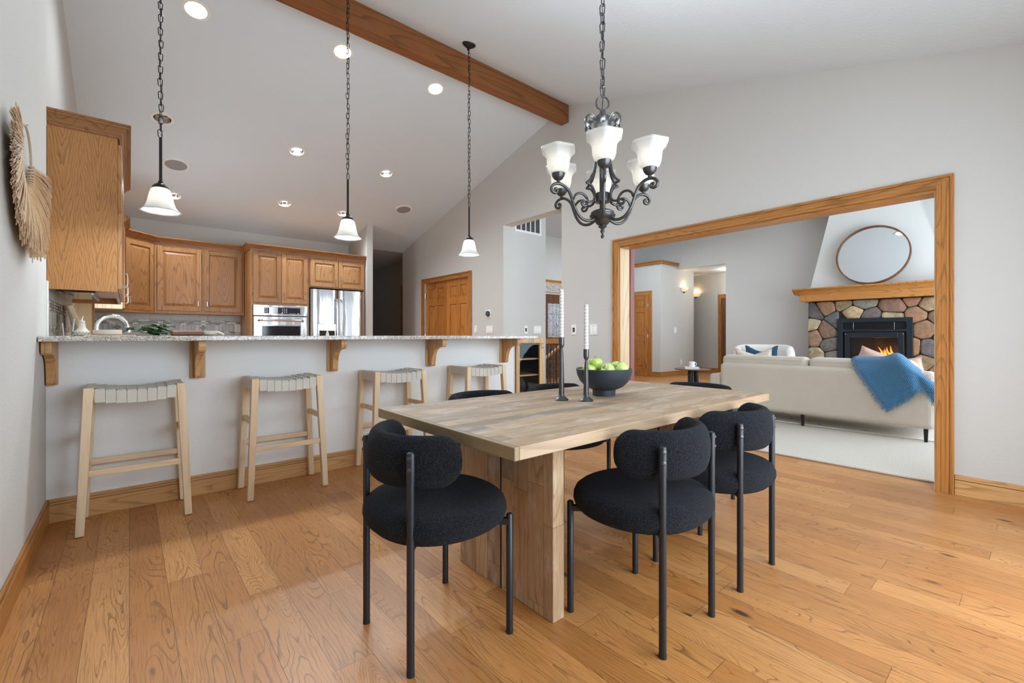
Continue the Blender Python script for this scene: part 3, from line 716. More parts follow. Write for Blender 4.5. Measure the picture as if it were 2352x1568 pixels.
c2 = thing('upper_cabinet', (XK+.004, 7.05, 0), 'oak wall cabinet behind the big side panel, its lower end lit cream', 'cabinet', 'oak wall cabinets')
L2 = .66; m = MB(); m.box(0, D, 0, L2, 1.385, 2.40); m.build('carcass', M['oakz'], c2)
m = MB(); m.box(0, D, -.004, 0.0, 1.385, 1.47); m.build('lit_end_strip', M['cream_oak'], c2)  # cream strip puts the light on the cabinet's lower end into colour
turned_doors(c2, 0, L2, 1, 1.395, 2.36, (0,)); crown(c2, [(0, 0), (D, 0), (D, L2)], 2.395, mat='crowny')
# corner cabinet
c3 = thing('corner_cabinet', (0, 0, 0), 'oak corner wall cabinet with one angled door left of the double cabinet', 'cabinet')
A = Vector((-.065, 7.72)); B = Vector((.262, 8.07)); d3 = (B-A); w3 = d3.length; ang = math.atan2(d3.y, d3.x)
m = MB(); m.prism([(XK+.004, 7.72), (A.x, A.y), (B.x, B.y), (B.x, YF-.004), (XK+.004, YF-.004)], 2, 1.385, 2.40); m.build('carcass', M['oakz'], c3)
d = cab_door(c3, .022, w3-.022, 1.415, 2.345, 0, .055, 1.53); d.rotation_euler = (0, 0, ang); d.location = (A.x, A.y, 0)
crown(c3, [(A.x, A.y), (B.x, B.y)], 2.375)
# double cabinet on the far wall
c4 = thing('upper_cabinet', (.268, 8.07, 0), 'wide oak double wall cabinet above the tiled backsplash', 'cabinet', 'oak wall cabinets')
W4 = 1.10; m = MB(); m.box(0, W4, 0, .326, 1.385, 2.40); m.build('carcass', M['oakz'], c4)
cab_door(c4, .03, .545, 1.425, 2.335, 0, .505, 1.54); cab_door(c4, .575, W4-.035, 1.425, 2.335, 0, .615, 1.54)
crown(c4, [(-.02, 0), (W4, 0)], 2.375)
# oven tower and the cabinet above the refrigerator
c5 = thing('oven_cabinet', (1.376, 7.62, 0), 'tall oak oven cabinet with two doors above the steel wall oven', 'cabinet')
m = MB(); m.box(0, .03, 0, .77, 0, 2.37); m.box(.80, .83, 0, .77, 0, 2.37); m.box(.03, .80, 0, .77, 1.535, 2.37); m.box(.03, .80, 0, .77, 0, .70); m.box(.03, .80, .72, .77, .70, 1.535)
m.build('carcass', M['oakz'], c5, bevel=.002)
cab_door(c5, .035, .412, 1.57, 2.335, 0, .372, 1.68); cab_door(c5, .42, .80, 1.57, 2.335, 0, .46, 1.68); cab_door(c5, .035, .795, .14, .64, 0)
crown(c5, [(0, .45), (0, 0), (.83, 0)], 2.355)
c6 = thing('refrigerator_cabinet', (2.206, 7.62, 0), 'oak double-door cabinet directly above the steel refrigerator', 'cabinet')
m = MB(); m.box(0, .918, 0, .77, 1.845, 2.37); m.build('carcass', M['oakz'], c6, bevel=.002)
m = MB(); m.box(.895, .918, 0, .77, 0, 1.845); m.build('side_panel', M['oakz'], c6)
cab_door(c6, .012, .452, 1.865, 2.31, 0, .412, 1.95); cab_door(c6, .462, .90, 1.865, 2.31, 0, .502, 1.95)
crown(c6, [(0, 0), (.918, 0)], 2.355)

# wall oven
ov = thing('built_in_oven', (1.406, 7.62, .71), 'stainless steel wall oven with a dark control display and window', 'oven')
W = .77; m = MB(); m.box(0.005, W-.005, 0, .60, 0, .82); m.build('body', M['dark'], ov)
m = MB(); m.box(0, W, -.02, 0.0, .66, .825); p = m.build('control_panel', M['steel'], ov, bevel=.006)
m = MB(); m.box(.11, .67, -.026, -.02, .685, .795); f = m.build('display_frame', M['chrome'], p, bevel=.012, seg=3)
m = MB(); m.box(.145, .215, -.028, -.026, .695, .785); m.box(.335, .655, -.028, -.026, .693, .787); m.build('display', plain('display_blue_black', (.008, .007, .03), .15), p)
for x0, z0, w0, h0 in [(.395+(i % 3)*.028, .713+(i//3)*.024, .012, .009) for i in range(9)]+[(.155+(i % 2)*.024, .715+(i//2)*.026, .011, .008) for i in range(6)]+[(.385, .697, .017, .012), (.615, .697, .017, .012)]+[(.50+i*.02, .70, .008, .005) for i in range(5)]:
    m = MB(); m.box(x0, x0+w0, -.029, -.028, z0, z0+h0); m.build('button', M['white'], p)
m = MB(); m.box(0, W, -.028, 0, .06, .652); dr = m.build('door', M['steel'], ov, bevel=.008)
m = MB(); m.tube(bez([(.07, -.028, .585), (.10, -.062, .59), (.16, -.07, .592), (.385, -.072, .593), (.61, -.07, .592), (.67, -.062, .59), (.70, -.028, .585)], 6), .016, 12); m.build('handle', M['chrome'], dr)
m = MB(); m.box(.10, .67, -.031, -.027, .25, .52); m.build('window_frame', M['chrome'], dr, bevel=.012, seg=3)
m = MB(); m.box(.115, .655, -.033, -.031, .265, .505); m.build('window', M['black_glass'], dr)
# refrigerator
fr = thing('refrigerator', (2.215, 7.58, 0), 'stainless steel french-door refrigerator with an ice dispenser in its left door', 'refrigerator')
W = .88; m = MB(); m.box(.01, W-.01, .065, .78, .02, 1.80); m.build('body', M['dark'], fr)
def fdoor(x0, x1, name):
    m = MB(); n = 12
    def fn(u, v):
        x = x0+(x1-x0)*u; e = abs(2*u-1)**6; return (x, -.012*(1-e)+.01*e, .72+1.10*v)
    m.grid(fn, n, 1); m.box(x0, x1, .012, .062, .72, 1.82)
    return m.build(name, M['steel'], fr)
dl = fdoor(0, .437, 'door'); drr = fdoor(.443, W, 'door')
m = MB(); m.box(0, W, -.005, .06, .06, .70); dz = m.build('drawer', M['steel'], fr, bevel=.01)
m = MB(); m.tube([(.12, -.06, .62), (W-.12, -.06, .62)], .013, 10); m.cyl((.15, -.06, .62), (.15, 0, .62), .009); m.cyl((W-.15, -.06, .62), (W-.15, 0, .62), .009); m.build('handle', M['chrome'], dz)
for x, dd in ((.405, dl), (.475, drr)):
    m = MB(); m.tube(bez([(x, -.012, 1.66), (x, -.05, 1.66), (x, -.06, 1.58), (x, -.062, 1.2), (x, -.06, .86), (x, -.05, .78), (x, -.012, .78)], 5), .012, 10); m.build('handle', M['chrome'], dd)
m = MB(); m.box(.11, .395, -.022, -.008, .90, 1.26); dp = m.build('dispenser', M['chrome'], dl, bevel=.006)
m = MB(); m.box(.13, .375, -.025, -.021, .92, 1.15); m.build('recess', M['dark'], dp)
m = MB(); m.prism([(.20, .92), (.30, .92), (.275, 1.10), (.262, 1.145), (.243, 1.145), (.23, 1.10)], 1, -.033, -.026); m.build('ice_chute', M['white'], dp)
m = MB(); m.tube([(.80+.020*math.cos(a), -.012, 1.735+.020*math.sin(a)) for a in [i*2*PI/18 for i in range(18)]], .0022, 6, closed=True)
m.tube([(.80+.012*math.cos(a), -.0125, 1.735+.012*math.sin(a)) for a in [.6+i*4.6/10 for i in range(11)]], .0016, 6); m.build('badge', M['white'], drr)

# tiled backsplash: tiles are tinted pieces proud of the grout
def tiles(name, P, L, lab, diamonds=True):
    """P(s, z, d): point at distance s along the wall, height z, d out of it"""
    m = MB(); R = random.Random(5)
    def tile(s0, s1, z0, z1, c, d=.007):
        k = R.uniform(.9, 1.1); m.cur = tuple(min(1, q*k) for q in c)
        m.add([P(s, z, dd) for dd in (.001, d) for s, z in ((s0, z0), (s1, z0), (s1, z1), (s0, z1))], [(0, 1, 2, 3), (4, 5, 6, 7), (0, 1, 5, 4), (1, 2, 6, 5), (2, 3, 7, 6), (3, 0, 4, 7)])
    g = .003; big = lin(184, 180, 170); mos = [lin(140, 128, 116), lin(202, 199, 192), lin(160, 152, 140), lin(122, 112, 104), lin(226, 224, 220), lin(170, 160, 146)]
    def row(z0, z1, wd, cols, off=0.0):
        s = off
        while s < L:
            e = min(L, s+wd)
            if e-max(0, s) > .01: tile(max(0, s)+g/2, e-g/2, z0+g/2, z1-g/2, R.choice(cols))
            s += wd
    row(1.30, 1.40, .235, [big, lin(176, 172, 163)], -.1); row(.93, 1.08, .235, [big], -.05)
    for z0 in (1.278, 1.256, 1.234, 1.115, 1.093):
        row(z0, z0+.02, .062, mos, -R.uniform(0, .06))
    s = 0.0; i = 0
    while s < L-.05:
        if diamonds and i % 9 == 4:
            tile(s+g, s+.10-g, 1.14, 1.231, lin(196, 192, 184)); c = (s+.05, 1.186)
            m.cur = lin(126, 116, 106); q = [(0, -.042), (.048, 0), (0, .042), (-.048, 0)]
            m.add([P(c[0]+a, c[1]+b, d) for d in (.007, .009) for a, b in q], [(0, 1, 2, 3), (4, 5, 6, 7), (0, 1, 5, 4), (1, 2, 6, 5), (2, 3, 7, 6), (3, 0, 4, 7)])
            s += .10
        else: tile(s+g/2, min(L, s+.05)-g/2, 1.137, 1.231, R.choice([lin(188, 184, 175), lin(176, 170, 160), lin(198, 195, 187)])); s += .05
        i += 1
    m.cur = None
    return m
m = tiles('b', lambda s, z, d: (XK+.02+s, YF-d, z), 1.75, '')
o = m.build('wall_backsplash', M['tint']); struct(o)
m = tiles('b', lambda s, z, d: (XK+d, 3.82+s, z), 2.1, ''); o = m.build('wall_backsplash_left', M['tint']); struct(o)
m = tiles('b', lambda s, z, d: (XK+d, 6.86+s, z), 1.5, ''); o = m.build('wall_backsplash_corner', M['tint']); struct(o)
m = MB(); m.box(XL-.012, XL+.006, 3.69, 3.71, .915, 1.385); struct(m.build('trim_9', M['white'], bevel=.004))
def wall_plate(name, x, y, z, w, h, facing, lab, cat, build, group=None):
    """small plate on a wall; local frame: x along the wall, front at -y"""
    t = thing(name, (x, y, z), lab, cat, group, {'-y': 0, '-x': -PI/2, '+x': PI/2}[facing])
    m = MB(); m.box(-w/2, w/2, -.007, 0, -h/2, h/2); m.build('plate', M['white'], t, bevel=.002)
    build(t); return t
def rockers(n):
    def f(t):
        for i in range(n):
            x = (i-(n-1)/2)*.046; m = MB(); m.box(x-.017, x+.017, -.011, -.007, -.034, .034); m.build('rocker', plain('rocker_white', lin(244, 243, 239), .3) if 'rk' not in M else M['rk'], t, bevel=.003)
    return f
M['rk'] = plain('rocker_white', lin(246, 245, 241), .3)
def sockets(t):
    for z in (-.025, .025):
        m = MB(); m.box(-.016, .016, -.010, -.007, z-.014, z+.014); s = m.build('socket', M['rk'], t, bevel=.003)
        m = MB(); m.box(-.007, -.004, -.0105, -.010, z-.004, z+.006); m.box(.004, .007, -.0105, -.010, z-.004, z+.006); m.build('slots', M['dark'], s)
wall_plate('power_outlet', .295, YF-.007, 1.18, .085, .12, '-y', 'white outlet on the backsplash left of the brown wooden board', 'outlet', sockets)
wall_plate('power_outlet', 1.33, YF-.007, 1.18, .085, .12, '-y', 'white outlet on the backsplash beside the oven cabinet', 'outlet', sockets)

# lower worktops behind the bar
m = MB(); m.box(XK+.01, 3.10, 3.805, 4.42, .88, .914); tag(m.build('sink_countertop', M['granite'], bevel=.004), 'low granite worktop hidden behind the raised bar with the faucet', 'countertop')
b = thing('sink_base_cabinet', (XK+.01, 3.81, 0), 'oak base cabinet under the low worktop behind the bar', 'cabinet'); m = MB(); m.box(0, 3.48, .0, .57, 0, .88); m.build('carcass', M['oakz'], b)
m = MB(); m.box(XK+.01, .24, 4.425, YF-.012, .88, .914); m.box(.24, 1.37, 7.76, YF-.012, .88, .914); tag(m.build('kitchen_countertop', M['granite'], bevel=.004), 'granite worktop along the tiled kitchen walls', 'countertop')
b = thing('base_cabinet', (0, 0, 0), 'oak base cabinets under the worktop along the kitchen walls', 'cabinet'); m = MB(); m.box(XK+.01, .20, 4.43, YF-.02, 0, .88); m.box(.20, 1.37, 7.80, YF-.02, 0, .88); m.build('carcass', M['oakz'], b)

# range hood under the near cabinet
hd = thing('range_hood', (XK+.012, 4.12, 1.372), 'slim dark glass range hood under the near oak wall cabinet', 'hood')
m = MB(); m.box(.04, .20, 0, .74, .0, .04); m.build('body', M['steel'], hd, bevel=.004)
m = MB(); m.box(.03, .215, -.012, .755, -.018, 0); m.build('glass_visor', M['black_glass'], hd, bevel=.003)
m = MB(); m.tube([(.20, .0, -.024), (.20, .74, -.024)], .007, 8); m.build('front_rail', M['chrome'], hd)
# upright cream panel beside the window
pn = thing('tall_panel', (XK+.012, 5.80, .915), 'narrow sunlit cream oak upright panel standing behind the oil bottle', 'panel')
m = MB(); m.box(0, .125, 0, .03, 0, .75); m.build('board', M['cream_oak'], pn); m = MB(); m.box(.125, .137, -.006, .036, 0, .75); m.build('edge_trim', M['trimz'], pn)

# ------------------------------------------------------------------ things on the bar and worktops
fa = thing('faucet', (-.165, 4.05, .914), 'polished chrome gooseneck kitchen faucet behind the left end of the bar', 'faucet')
m = MB(); m.lathe([(.032, 0), (.032, .01), (.026, .016), (.020, .06), (.018, .07)], 20); m.build('base', M['chrome'], fa)
arc = [(0, 0, .06), (0, 0, .16), (0, 0, .20)]+[(.078-.078*math.cos(a), .05-.05*math.cos(a), .205+.085*math.sin(a)) for a in [i*PI/10*.93 for i in range(1, 11)]]
m = MB(); m.tube(bez(arc, 4), .0135, 14); m.build('spout', M['chrome'], fa)
e = Vector(arc[-1]); m = MB(); m.tube([e, e+Vector((.006, .004, -.045))], [.015, .018], 14); m.build('spray_head', M['chrome'], fa)
m = MB(); m.cyl((.0, .02, .05), (.03, .075, .085), .008, .005, 10); m.build('lever', M['chrome'], fa)

ob = thing('oil_bottle', (-.216, 3.72, 1.067), 'cream stoneware oil bottle with a patterned belly and metal pourer', 'bottle')
m = MB(); m.lathe([(.040, 0), (.050, .006), (.051, .016), (.044, .030), (.030, .042), (.022, .056), (.018, .078), (.017, .094), (.019, .098), (.017, .102), (.008, .103)], 28); m.build('body', M['putty'], ob)
m = MB(); m.cyl((0, 0, .10), (0, 0, .112), .009, n=12); m.cyl((0, 0, .11), (.006, 0, .134), .0035, n=8); m.build('pourer', M['nickel'], ob)
m = MB()
for r, z, n in ((.0525, .014, 16), (.0497, .024, 16)):
    for i in range(n):
        a = 2*PI*(i+(.5 if z > .02 else 0))/n; c = Vector((math.cos(a)*r, math.sin(a)*r, z)); t1 = Vector((-math.sin(a), math.cos(a), 0)); n1 = Vector((math.cos(a), math.sin(a), 0))
        m.tube([c+t1*.005, c+Vector((0, 0, .004)), c-t1*.005, c-Vector((0, 0, .004))], .001, 4, closed=True)
m.build('diamond_pattern', M['bronze'], ob)

ob.scale = (.82, .82, .88)
def leaning(name, y, w, h, t, tilt, mat, lab, x=XK+.02):
    o = thing(name, (x, y, .914), lab, 'cutting board'); m = MB()
    Mt = Matrix.Rotation(-tilt, 4, 'Y')
    m.box(0, t, -w/2, w/2, 0, h, Mt); b = m.build('board', M[mat], o, bevel=.008, seg=3); o.location.x = x+math.sin(tilt)*h+.004
    return o
leaning('cutting_board', 5.02, .30, .40, .03, .22, 'board', 'grey-brown cutting board leaning on the tiles behind another board')
leaning('cutting_board', 4.58, .26, .385, .03, .30, 'pale', 'pale thick cutting board leaning in front of a darker board', XK+.06)
u = thing('utensil_crock', (-.32, 4.30, .914), 'dark utensil crock at the tiles behind the bar corner', 'crock'); m = MB(); m.lathe([(.0, 0), (.045, 0), (.052, .06), (.05, .13), (.047, .13), (.045, .02), (0, .018)], 24); m.build('body', M['bowl'], u)
m = MB(); m.tube([(.01, .01, .03), (.03, .02, .27)], .006, 8); m.tube([(-.01, .0, .03), (-.03, .03, .24)], .006, 8); m.build('utensils', M['nickel'], u)

tr = thing('serving_board', (-.065, 3.66, 1.067), 'thin pale serving board lying on the bar by the faucet', 'board'); m = MB(); m.box(-.135, .095, -.06, .06, 0, .006); m.build('board', M['cream_oak'], tr, bevel=.002)
pl = thing('dish_stack', (-.10, 3.66, 1.073), 'low cream dish resting on the pale serving board', 'dish'); m = MB(); m.lathe([(0, 0), (.058, 0), (.066, .005), (.067, .028), (.062, .030), (.058, .010), (0, .008)], 28); m.build('body', M['putty'], pl)
sp = thing('leafy_sprig', (.04, 3.67, 1.093), 'dark green leafy sprig lying across the board and bar top', 'plant')
R = random.Random(11); stems = MB(); leaves = []
for i in range(16):
    a = R.uniform(-.5, PI+.5) if i % 2 else R.uniform(-.4, .6); L = R.uniform(.05, .125); h = R.uniform(.004, .05)
    p1 = Vector((math.cos(a)*L*1.15, math.sin(a)*L*.55, h)); stems.tube(bez([(0, 0, .004), tuple(p1*.5+Vector((0, 0, .012))), tuple(p1)], 4), .0016, 5)
    leaves.append((p1, a, R.uniform(.028, .048), R.uniform(-.6, .5)))
stems.build('stems', M['leaf'], sp)
for p1, a, s, tl in leaves:
    lf = MB(); Mt = Matrix.Translation(p1) @ Matrix.Rotation(a, 4, 'Z') @ Matrix.Rotation(tl, 4, 'X') @ Matrix.Rotation(-tl*.4, 4, 'Y')
    def fn(u, v, s=s, Mt=Mt):
        x = (v-.15)*s*1.6; wd = s*.62*math.sin(PI*min(1, v*1.02+.02))**.7*(1-.35*v); wd *= 1+.18*math.sin(v*22)
        return Mt @ Vector((x, (u-.5)*2*wd, -.25*s*(2*u-1)**2-.3*s*v*v))
    lf.grid(fn, 4, 12); o = lf.build('leaf', M['leaf'], sp, solid=.0008)
bd = thing('wooden_trencher', (.30, 3.70, 1.067), 'brown rounded wooden board on the bar top beside a cream scoop', 'board'); m = MB()
m.box(-.095, .085, -.05, .05, 0, .034); m.build('board', M['bread_wood'], bd, bevel=.014, seg=4)
sc = thing('scoop_bowl', (.415, 3.69, 1.067), 'small tilted cream ceramic scoop beside the brown board', 'bowl'); m = MB()
m.lathe([(0, 0), (.025, .002), (.045, .014), (.052, .034), (.049, .034), (.042, .017), (.02, .006), (0, .005)], 24, M=Matrix.Translation((0, 0, .0)) @ Matrix.Rotation(0, 4, 'Y')); m.tube(bez([(.045, 0, .026), (.07, 0, .018), (.085, 0, .006)], 5), [.008]*11, 8); m.build('body', M['putty'], sc)

# ------------------------------------------------------------------ wall devices
wall_plate('light_switch', XR, 5.862, 1.168, .075, .12, '-x', 'single white light switch right beside the double doors', 'light switch', rockers(1))
wall_plate('light_switch', XR, 5.50, 1.160, .165, .12, '-x', 'triple white light switch under the round thermostat', 'light switch', rockers(3))
wall_plate('light_switch', 4.93, 5.167, 1.160, .165, .12, '-y', 'triple white light switch on the lit wall inside the tall opening', 'light switch', rockers(3))
wall_plate('light_switch', XR, 3.46, 1.140, .12, .125, '-x', 'double white light switch between the candles and the oak casing', 'light switch', rockers(2))
def sensor(t):
    m = MB(); m.box(-.016, .016, -.012, -.007, -.026, .026); m.build('button', M['dark'], t, bevel=.002)
    m = MB(); m.box(-.006, .006, -.014, -.012, -.012, .004); m.build('slider', M['gray'], t)
wall_plate('dimmer_control', 4.685, 5.167, 1.157, .075, .12, '-y', 'dark-buttoned dimmer plate on the lit wall left of the triple switch', 'dimmer', sensor)
wall_plate('dimmer_control', XR, 3.77, 1.140, .08, .125, '-x', 'dark-buttoned dimmer plate left of the double switch by the casing', 'dimmer', sensor)
th = thing('thermostat', (XR, 5.53, 1.405), 'round black thermostat on a white square plate right of the double doors', 'thermostat', None, -PI/2)
m = MB(); m.box(-.065, .065, -.006, 0, -.065, .065); m.build('plate', M['white'], th, bevel=.003)
Mt = Matrix.Rotation(PI/2, 4, 'X'); m = MB(); m.lathe([(.043, .006), (.043, .026), (.040, .030), (0, .030)], 32, M=Mt); m.build('dial', M['black_glass'], th)
m = MB(); m.lathe([(.044, .008), (.046, .016), (.044, .024)], 32, M=Mt); m.build('ring', M['iron'], th)
wall_plate('light_switch', 11.02, 6.25, 1.21, .12, .16, '-y', 'white switch plate on the closet corner wall in the living room', 'light switch', rockers(1))
wall_plate('power_outlet', 11.32, 6.25, .36, .085, .13, '-y', 'white outlet low on the closet corner wall', 'outlet', sockets)
# air return grille
vg = thing('air_vent', (4.73, 5.167, 2.815), 'white return-air grille high on the wall inside the tall opening', 'vent')
m = MB(); m.box(-.27, .27, -.003, 0, -.155, .155); m.build('backing', M['dark'], vg)
m = MB(); m.box(-.28, .28, -.012, 0, .135, .16); m.box(-.28, .28, -.012, 0, -.16, -.125); m.box(-.28, -.245, -.012, 0, -.125, .135); m.box(.245, .28, -.012, 0, -.125, .135)
for i in range(1, 5): m.box(-.245+i*.098-.009, -.245+i*.098+.009, -.011, 0, -.125, .135)
m.build('frame', M['white'], vg)
m = MB()
for i in range(22):
    z = -.122+i*.012; m.add([(-.245, -.003, z+.006), (.245, -.003, z+.006), (.245, -.010, z), (-.245, -.010, z)], [(0, 1, 2, 3)])
m.build('slats', M['gray'], vg, solid=.001)

# ------------------------------------------------------------------ ceiling fixtures
def on_roof(x, y):
    s = math.atan(.2784) if y > RY else -math.atan(.289)
    return Matrix.Translation((x, y, roof(y))) @ Matrix.Rotation(-s, 4, 'X')
cans = [(.427, 4.60, 'largest recessed ceiling light at the top of the picture beside the left pendant chain', 1), (1.594, 4.433, 'recessed light behind the middle pendant chain near the beam', 1), (2.632, 4.423, 'recessed light near the beam left of the right pendant chain', 1),
        (.27, 6.094, 'unlit recessed light behind the left pendant chain', 0), (1.612, 6.082, 'recessed light in the middle of the kitchen ceiling slope', 1), (2.81, 6.083, 'recessed light between the middle and right pendant rods', 1),
        (.455, 7.625, 'recessed light just behind the left pendant shade', 1), (1.774, 7.336, 'recessed light low over the oven cabinet', 1), (2.643, 7.33, 'recessed light just behind the middle pendant shade', 1)]
for x, y, lab, on in cans:
    t = thing('recessed_light', (0, 0, 0), lab, 'ceiling light', 'recessed kitchen ceiling lights'); t.matrix_world = on_roof(x, y)
    m = MB(); m._open([(.076, -.001), (.078, -.008), (.102, -.007), (.104, -.0005)], 36, (0, 0, 0), None, None); m.build('trim_ring', M['white'], t)
    m = MB(); m._open([(.077, -.004), (.070, .05), (.056, .085)], 36, (0, 0, 0), None, None)
    m.build('reflector', M['chrome'], t)
    m = MB(); m.lathe([(.0, .058), (.03, .060), (.050, .07), (.055, .086)], 24); m.build('bulb', M['bulb'] if on else M['mug'], t)
    # the ceiling slab is cut open above the fixture
    cu = MB(); cu.lathe([(.079, -.05), (.079, .095)], 36); k = cu.build('cutter', None, None); k.matrix_world = on_roof(x, y)
    bo = bpy.data.objects['ceiling'].modifiers.new('hole', 'BOOLEAN'); bo.object = k; bo.solver = 'EXACT'
    if on:
        l = point('recessed_lamp', (0, 0, 0), 50, (.84, .93, 1), .04, 'SPOT', None, 2.75, 1.0); l.matrix_world = on_roof(x, y) @ Matrix.Translation((0, 0, .03))
# apply the holes, then drop the cutters
bpy.context.view_layer.update()
ce = bpy.data.objects['ceiling']; dg = bpy.context.evaluated_depsgraph_get(); me = bpy.data.meshes.new_from_object(ce.evaluated_get(dg)); ce.modifiers.clear(); ce.data = me
for k in [o for o in bpy.data.objects if o.name.startswith('cutter')]: bpy.data.objects.remove(k)
for x, y, lab in ((.437, 6.893, 'round grey ceiling speaker beside the left pendant rod'), (3.49, 6.887, 'round grey ceiling speaker near the end of the gable wall')):
    t = thing('ceiling_speaker', (0, 0, 0), lab, 'speaker'); t.matrix_world = on_roof(x, y)
    m = MB(); m._open([(.113, -.006), (.115, -.012), (.136, -.010), (.138, 0)], 40, (0, 0, 0), None, None); m.build('rim', M['white'], t)
    m = MB(); m.lathe([(.114, 0), (.113, -.007), (.06, -.009), (0, -.0095)], 40); m.build('grille', M['gray'], t)

def chain(m, x, y, z0, z1, L=.046, w=.011, r=.0024, wob=.004):
    n = max(1, round((z1-z0)/(L*.80))); st = (z1-z0)/n
    for i in range(n):
        zc = z0+st*(i+.5); h = L/2-w; a0 = (i % 2)*PI/2+random.uniform(-.35, .35); ox = random.uniform(-wob, wob); oy = random.uniform(-wob, wob)
        pts = []
        for k in range(10):
            a = 2*PI*k/10; px = w*math.cos(a); pz = w*math.sin(a)+(h if math.sin(a) >= 0 else -h)
            pts.append((x+ox+px*math.cos(a0), y+oy+px*math.sin(a0), zc+pz))
        m.tube(pts, r, 6, closed=True)
def octmod(n, amp, z_lo, z_hi, ph=0.0):
    def f(a, z):
        k = min(1, max(0, (z-z_lo)/(z_hi-z_lo))); s = PI/n; d = ((a+ph) % (2*s))-s
        poly = math.cos(s)/math.cos(d)                      # polygon of circumradius 1
        return 1+(poly*1.04-1)*k*amp
    return f
# pendants over the bar
for k, (x, y, lab) in enumerate(((.151, 3.60, 'left pendant lamp of the three above the bar'), (1.336, 3.60, 'middle pendant lamp of the three above the bar'), (2.52, 3.60, 'right pendant lamp with its dark canopy seen on the ceiling'))):
    t = thing('pendant_lamp', (x, y, 0), lab, 'pendant lamp', 'pendant lamps above the bar'); zc = roof(y)
    m = MB(); m.lathe([(0, -.055), (.012, -.055), (.014, -.04), (.03, -.032), (.058, -.016), (.066, -.004), (.066, 0)], 32, M=Matrix.Translation((0, 0, zc-.001)) @ Matrix.Rotation(math.atan(.289), 4, 'X')); m.build('canopy', M['bronze'], t)
    m = MB(); chain(m, 0, 0, 2.325, zc-.05, .050, .0115, .0026); m.build('chain', M['bronze'], t)
    m = MB(); m.tube(bez([(random.uniform(-.006, .006), random.uniform(-.006, .006), 2.33+i*(zc-.05-2.33)/14) for i in range(15)], 3), .0016, 5); m.build('cord', M['bronze'], t)
    m = MB(); m.cyl((0, 0, 2.02), (0, 0, 2.32), .0085, n=14); m.build('rod', M['bronze'], t)
    m = MB(); m.lathe([(0, 2.045), (.012, 2.045), (.016, 2.03), (.03, 2.022), (.042, 2.008), (.043, 2.0), (.03, 1.996), (0, 1.996)], 28); m.build('shade_cap', M['bronze'], t)
    pr = [(.036, 1.998), (.048, 1.988), (.056, 1.965), (.061, 1.94), (.067, 1.91), (.077, 1.88), (.092, 1.861), (.106, 1.851)]
    m = MB(); m._open(pr, 48, (0, 0, 0), None, lambda a, z: octmod(8, 1.0, 0, 1, .2)(a, min(1, max(0, (1.93-z)/.07)))); m.build('shade', M['frost'], t, solid=.004)
    m = MB(); m.ball((0, 0, 1.900), .030, 20, 1.15); m.cyl((0, 0, 1.92), (0, 0, 1.995), .018, n=12); m.build('bulb', M['bulb'], t)
    point('pendant_bulb', (x, y, 1.895), 38, (.86, .94, 1), .034)

# ------------------------------------------------------------------ chandelier
cx, cy = 1.852, 1.455; zc = roof(cy)
t = thing('chandelier', (cx, cy, 0), 'six-arm pewter iron chandelier with frosted bell shades over the table', 'chandelier')
m = MB(); m.lathe([(0, -.06), (.014, -.06), (.016, -.045), (.05, -.03), (.072, -.006), (.072, 0)], 32, M=Matrix.Translation((0, 0, zc-.001)) @ Matrix.Rotation(math.atan(.289), 4, 'X')); m.build('canopy', M['iron'], t)
m = MB(); chain(m, 0, 0, 2.30, zc-.05, .058, .0135, .0032, .002); m.build('chain', M['iron'], t)
m = MB(); m.tube(bez([(0.004*math.sin(i*2.1), .004*math.cos(i*1.7), 2.226+i*(zc-.05-2.226)/14) for i in range(15)], 3), .002, 5); m.build('cord', M['bronze'], t)
m = MB(); m.tube([(.032*math.cos(a)*math.cos(.5), .032*math.cos(a)*math.sin(-.62), 2.262+.036*math.sin(a)) for a in [i*2*PI/20 for i in range(20)]], .0045, 8, closed=True); m.build('hanging_ring', M['iron'], t)
m = MB(); m.lathe([(0, 1.568), (.006, 1.57), (.010, 1.578), (.007, 1.586), (.004, 1.590), (.008, 1.598), (.012, 1.606), (.008, 1.616), (.014, 1.622), (.022, 1.628), (.020, 1.636), (.030, 1.642), (.040, 1.656), (.050, 1.668), (.064, 1.678), (.066, 1.686), (.058, 1.692), (.060, 1.700), (.050, 1.708), (.030, 1.712), (.018, 1.72), (.0, 1.72)], 36); m.build('base_bowl', M['iron'], t)
m = MB(); m.lathe([(0, 1.71), (.015, 1.71), (.015, 2.10), (.030, 2.125), (.044, 2.15), (.046, 2.175), (.034, 2.195), (.018, 2.208), (.012, 2.228), (0, 2.232)], 28); m.lathe([(.020, 1.752), (.038, 1.754), (.039, 1.795), (.036, 1.799), (.020, 1.80)], 28); m.build('column', M['iron'], t)
a0 = math.atan2(-.618, -.786)+.03
def rz(pts, a): return [(r*math.cos(a), r*math.sin(a), z) for r, z in pts]
ARM = [(0.02, 1.7096), (0.045, 1.668), (0.085, 1.652), (0.125, 1.664), (0.155, 1.7), (0.172, 1.74), (0.185, 1.776), (0.205, 1.8024), (0.232, 1.8184), (0.258, 1.8208), (0.28, 1.812), (0.29, 1.7944), (0.284, 1.7784), (0.268, 1.7736), (0.257, 1.7832), (0.262, 1.7936), (0.272, 1.792)]
CURL = [(.168, 1.752), (.160, 1.772), (.140, 1.786), (.115, 1.785), (.095, 1.770), (.088, 1.748), (.097, 1.730), (.113, 1.728), (.121, 1.740), (.113, 1.750), (.105, 1.745)]
LYRE = [(.028, 2.10), (.033, 2.04), (.040, 1.97), (.052, 1.905), (.070, 1.868), (.094, 1.845)]
LYRE2 = [(.094, 1.845), (.070, 1.836), (.052, 1.812), (.046, 1.782), (.055, 1.757), (.078, 1.748), (.098, 1.755)]
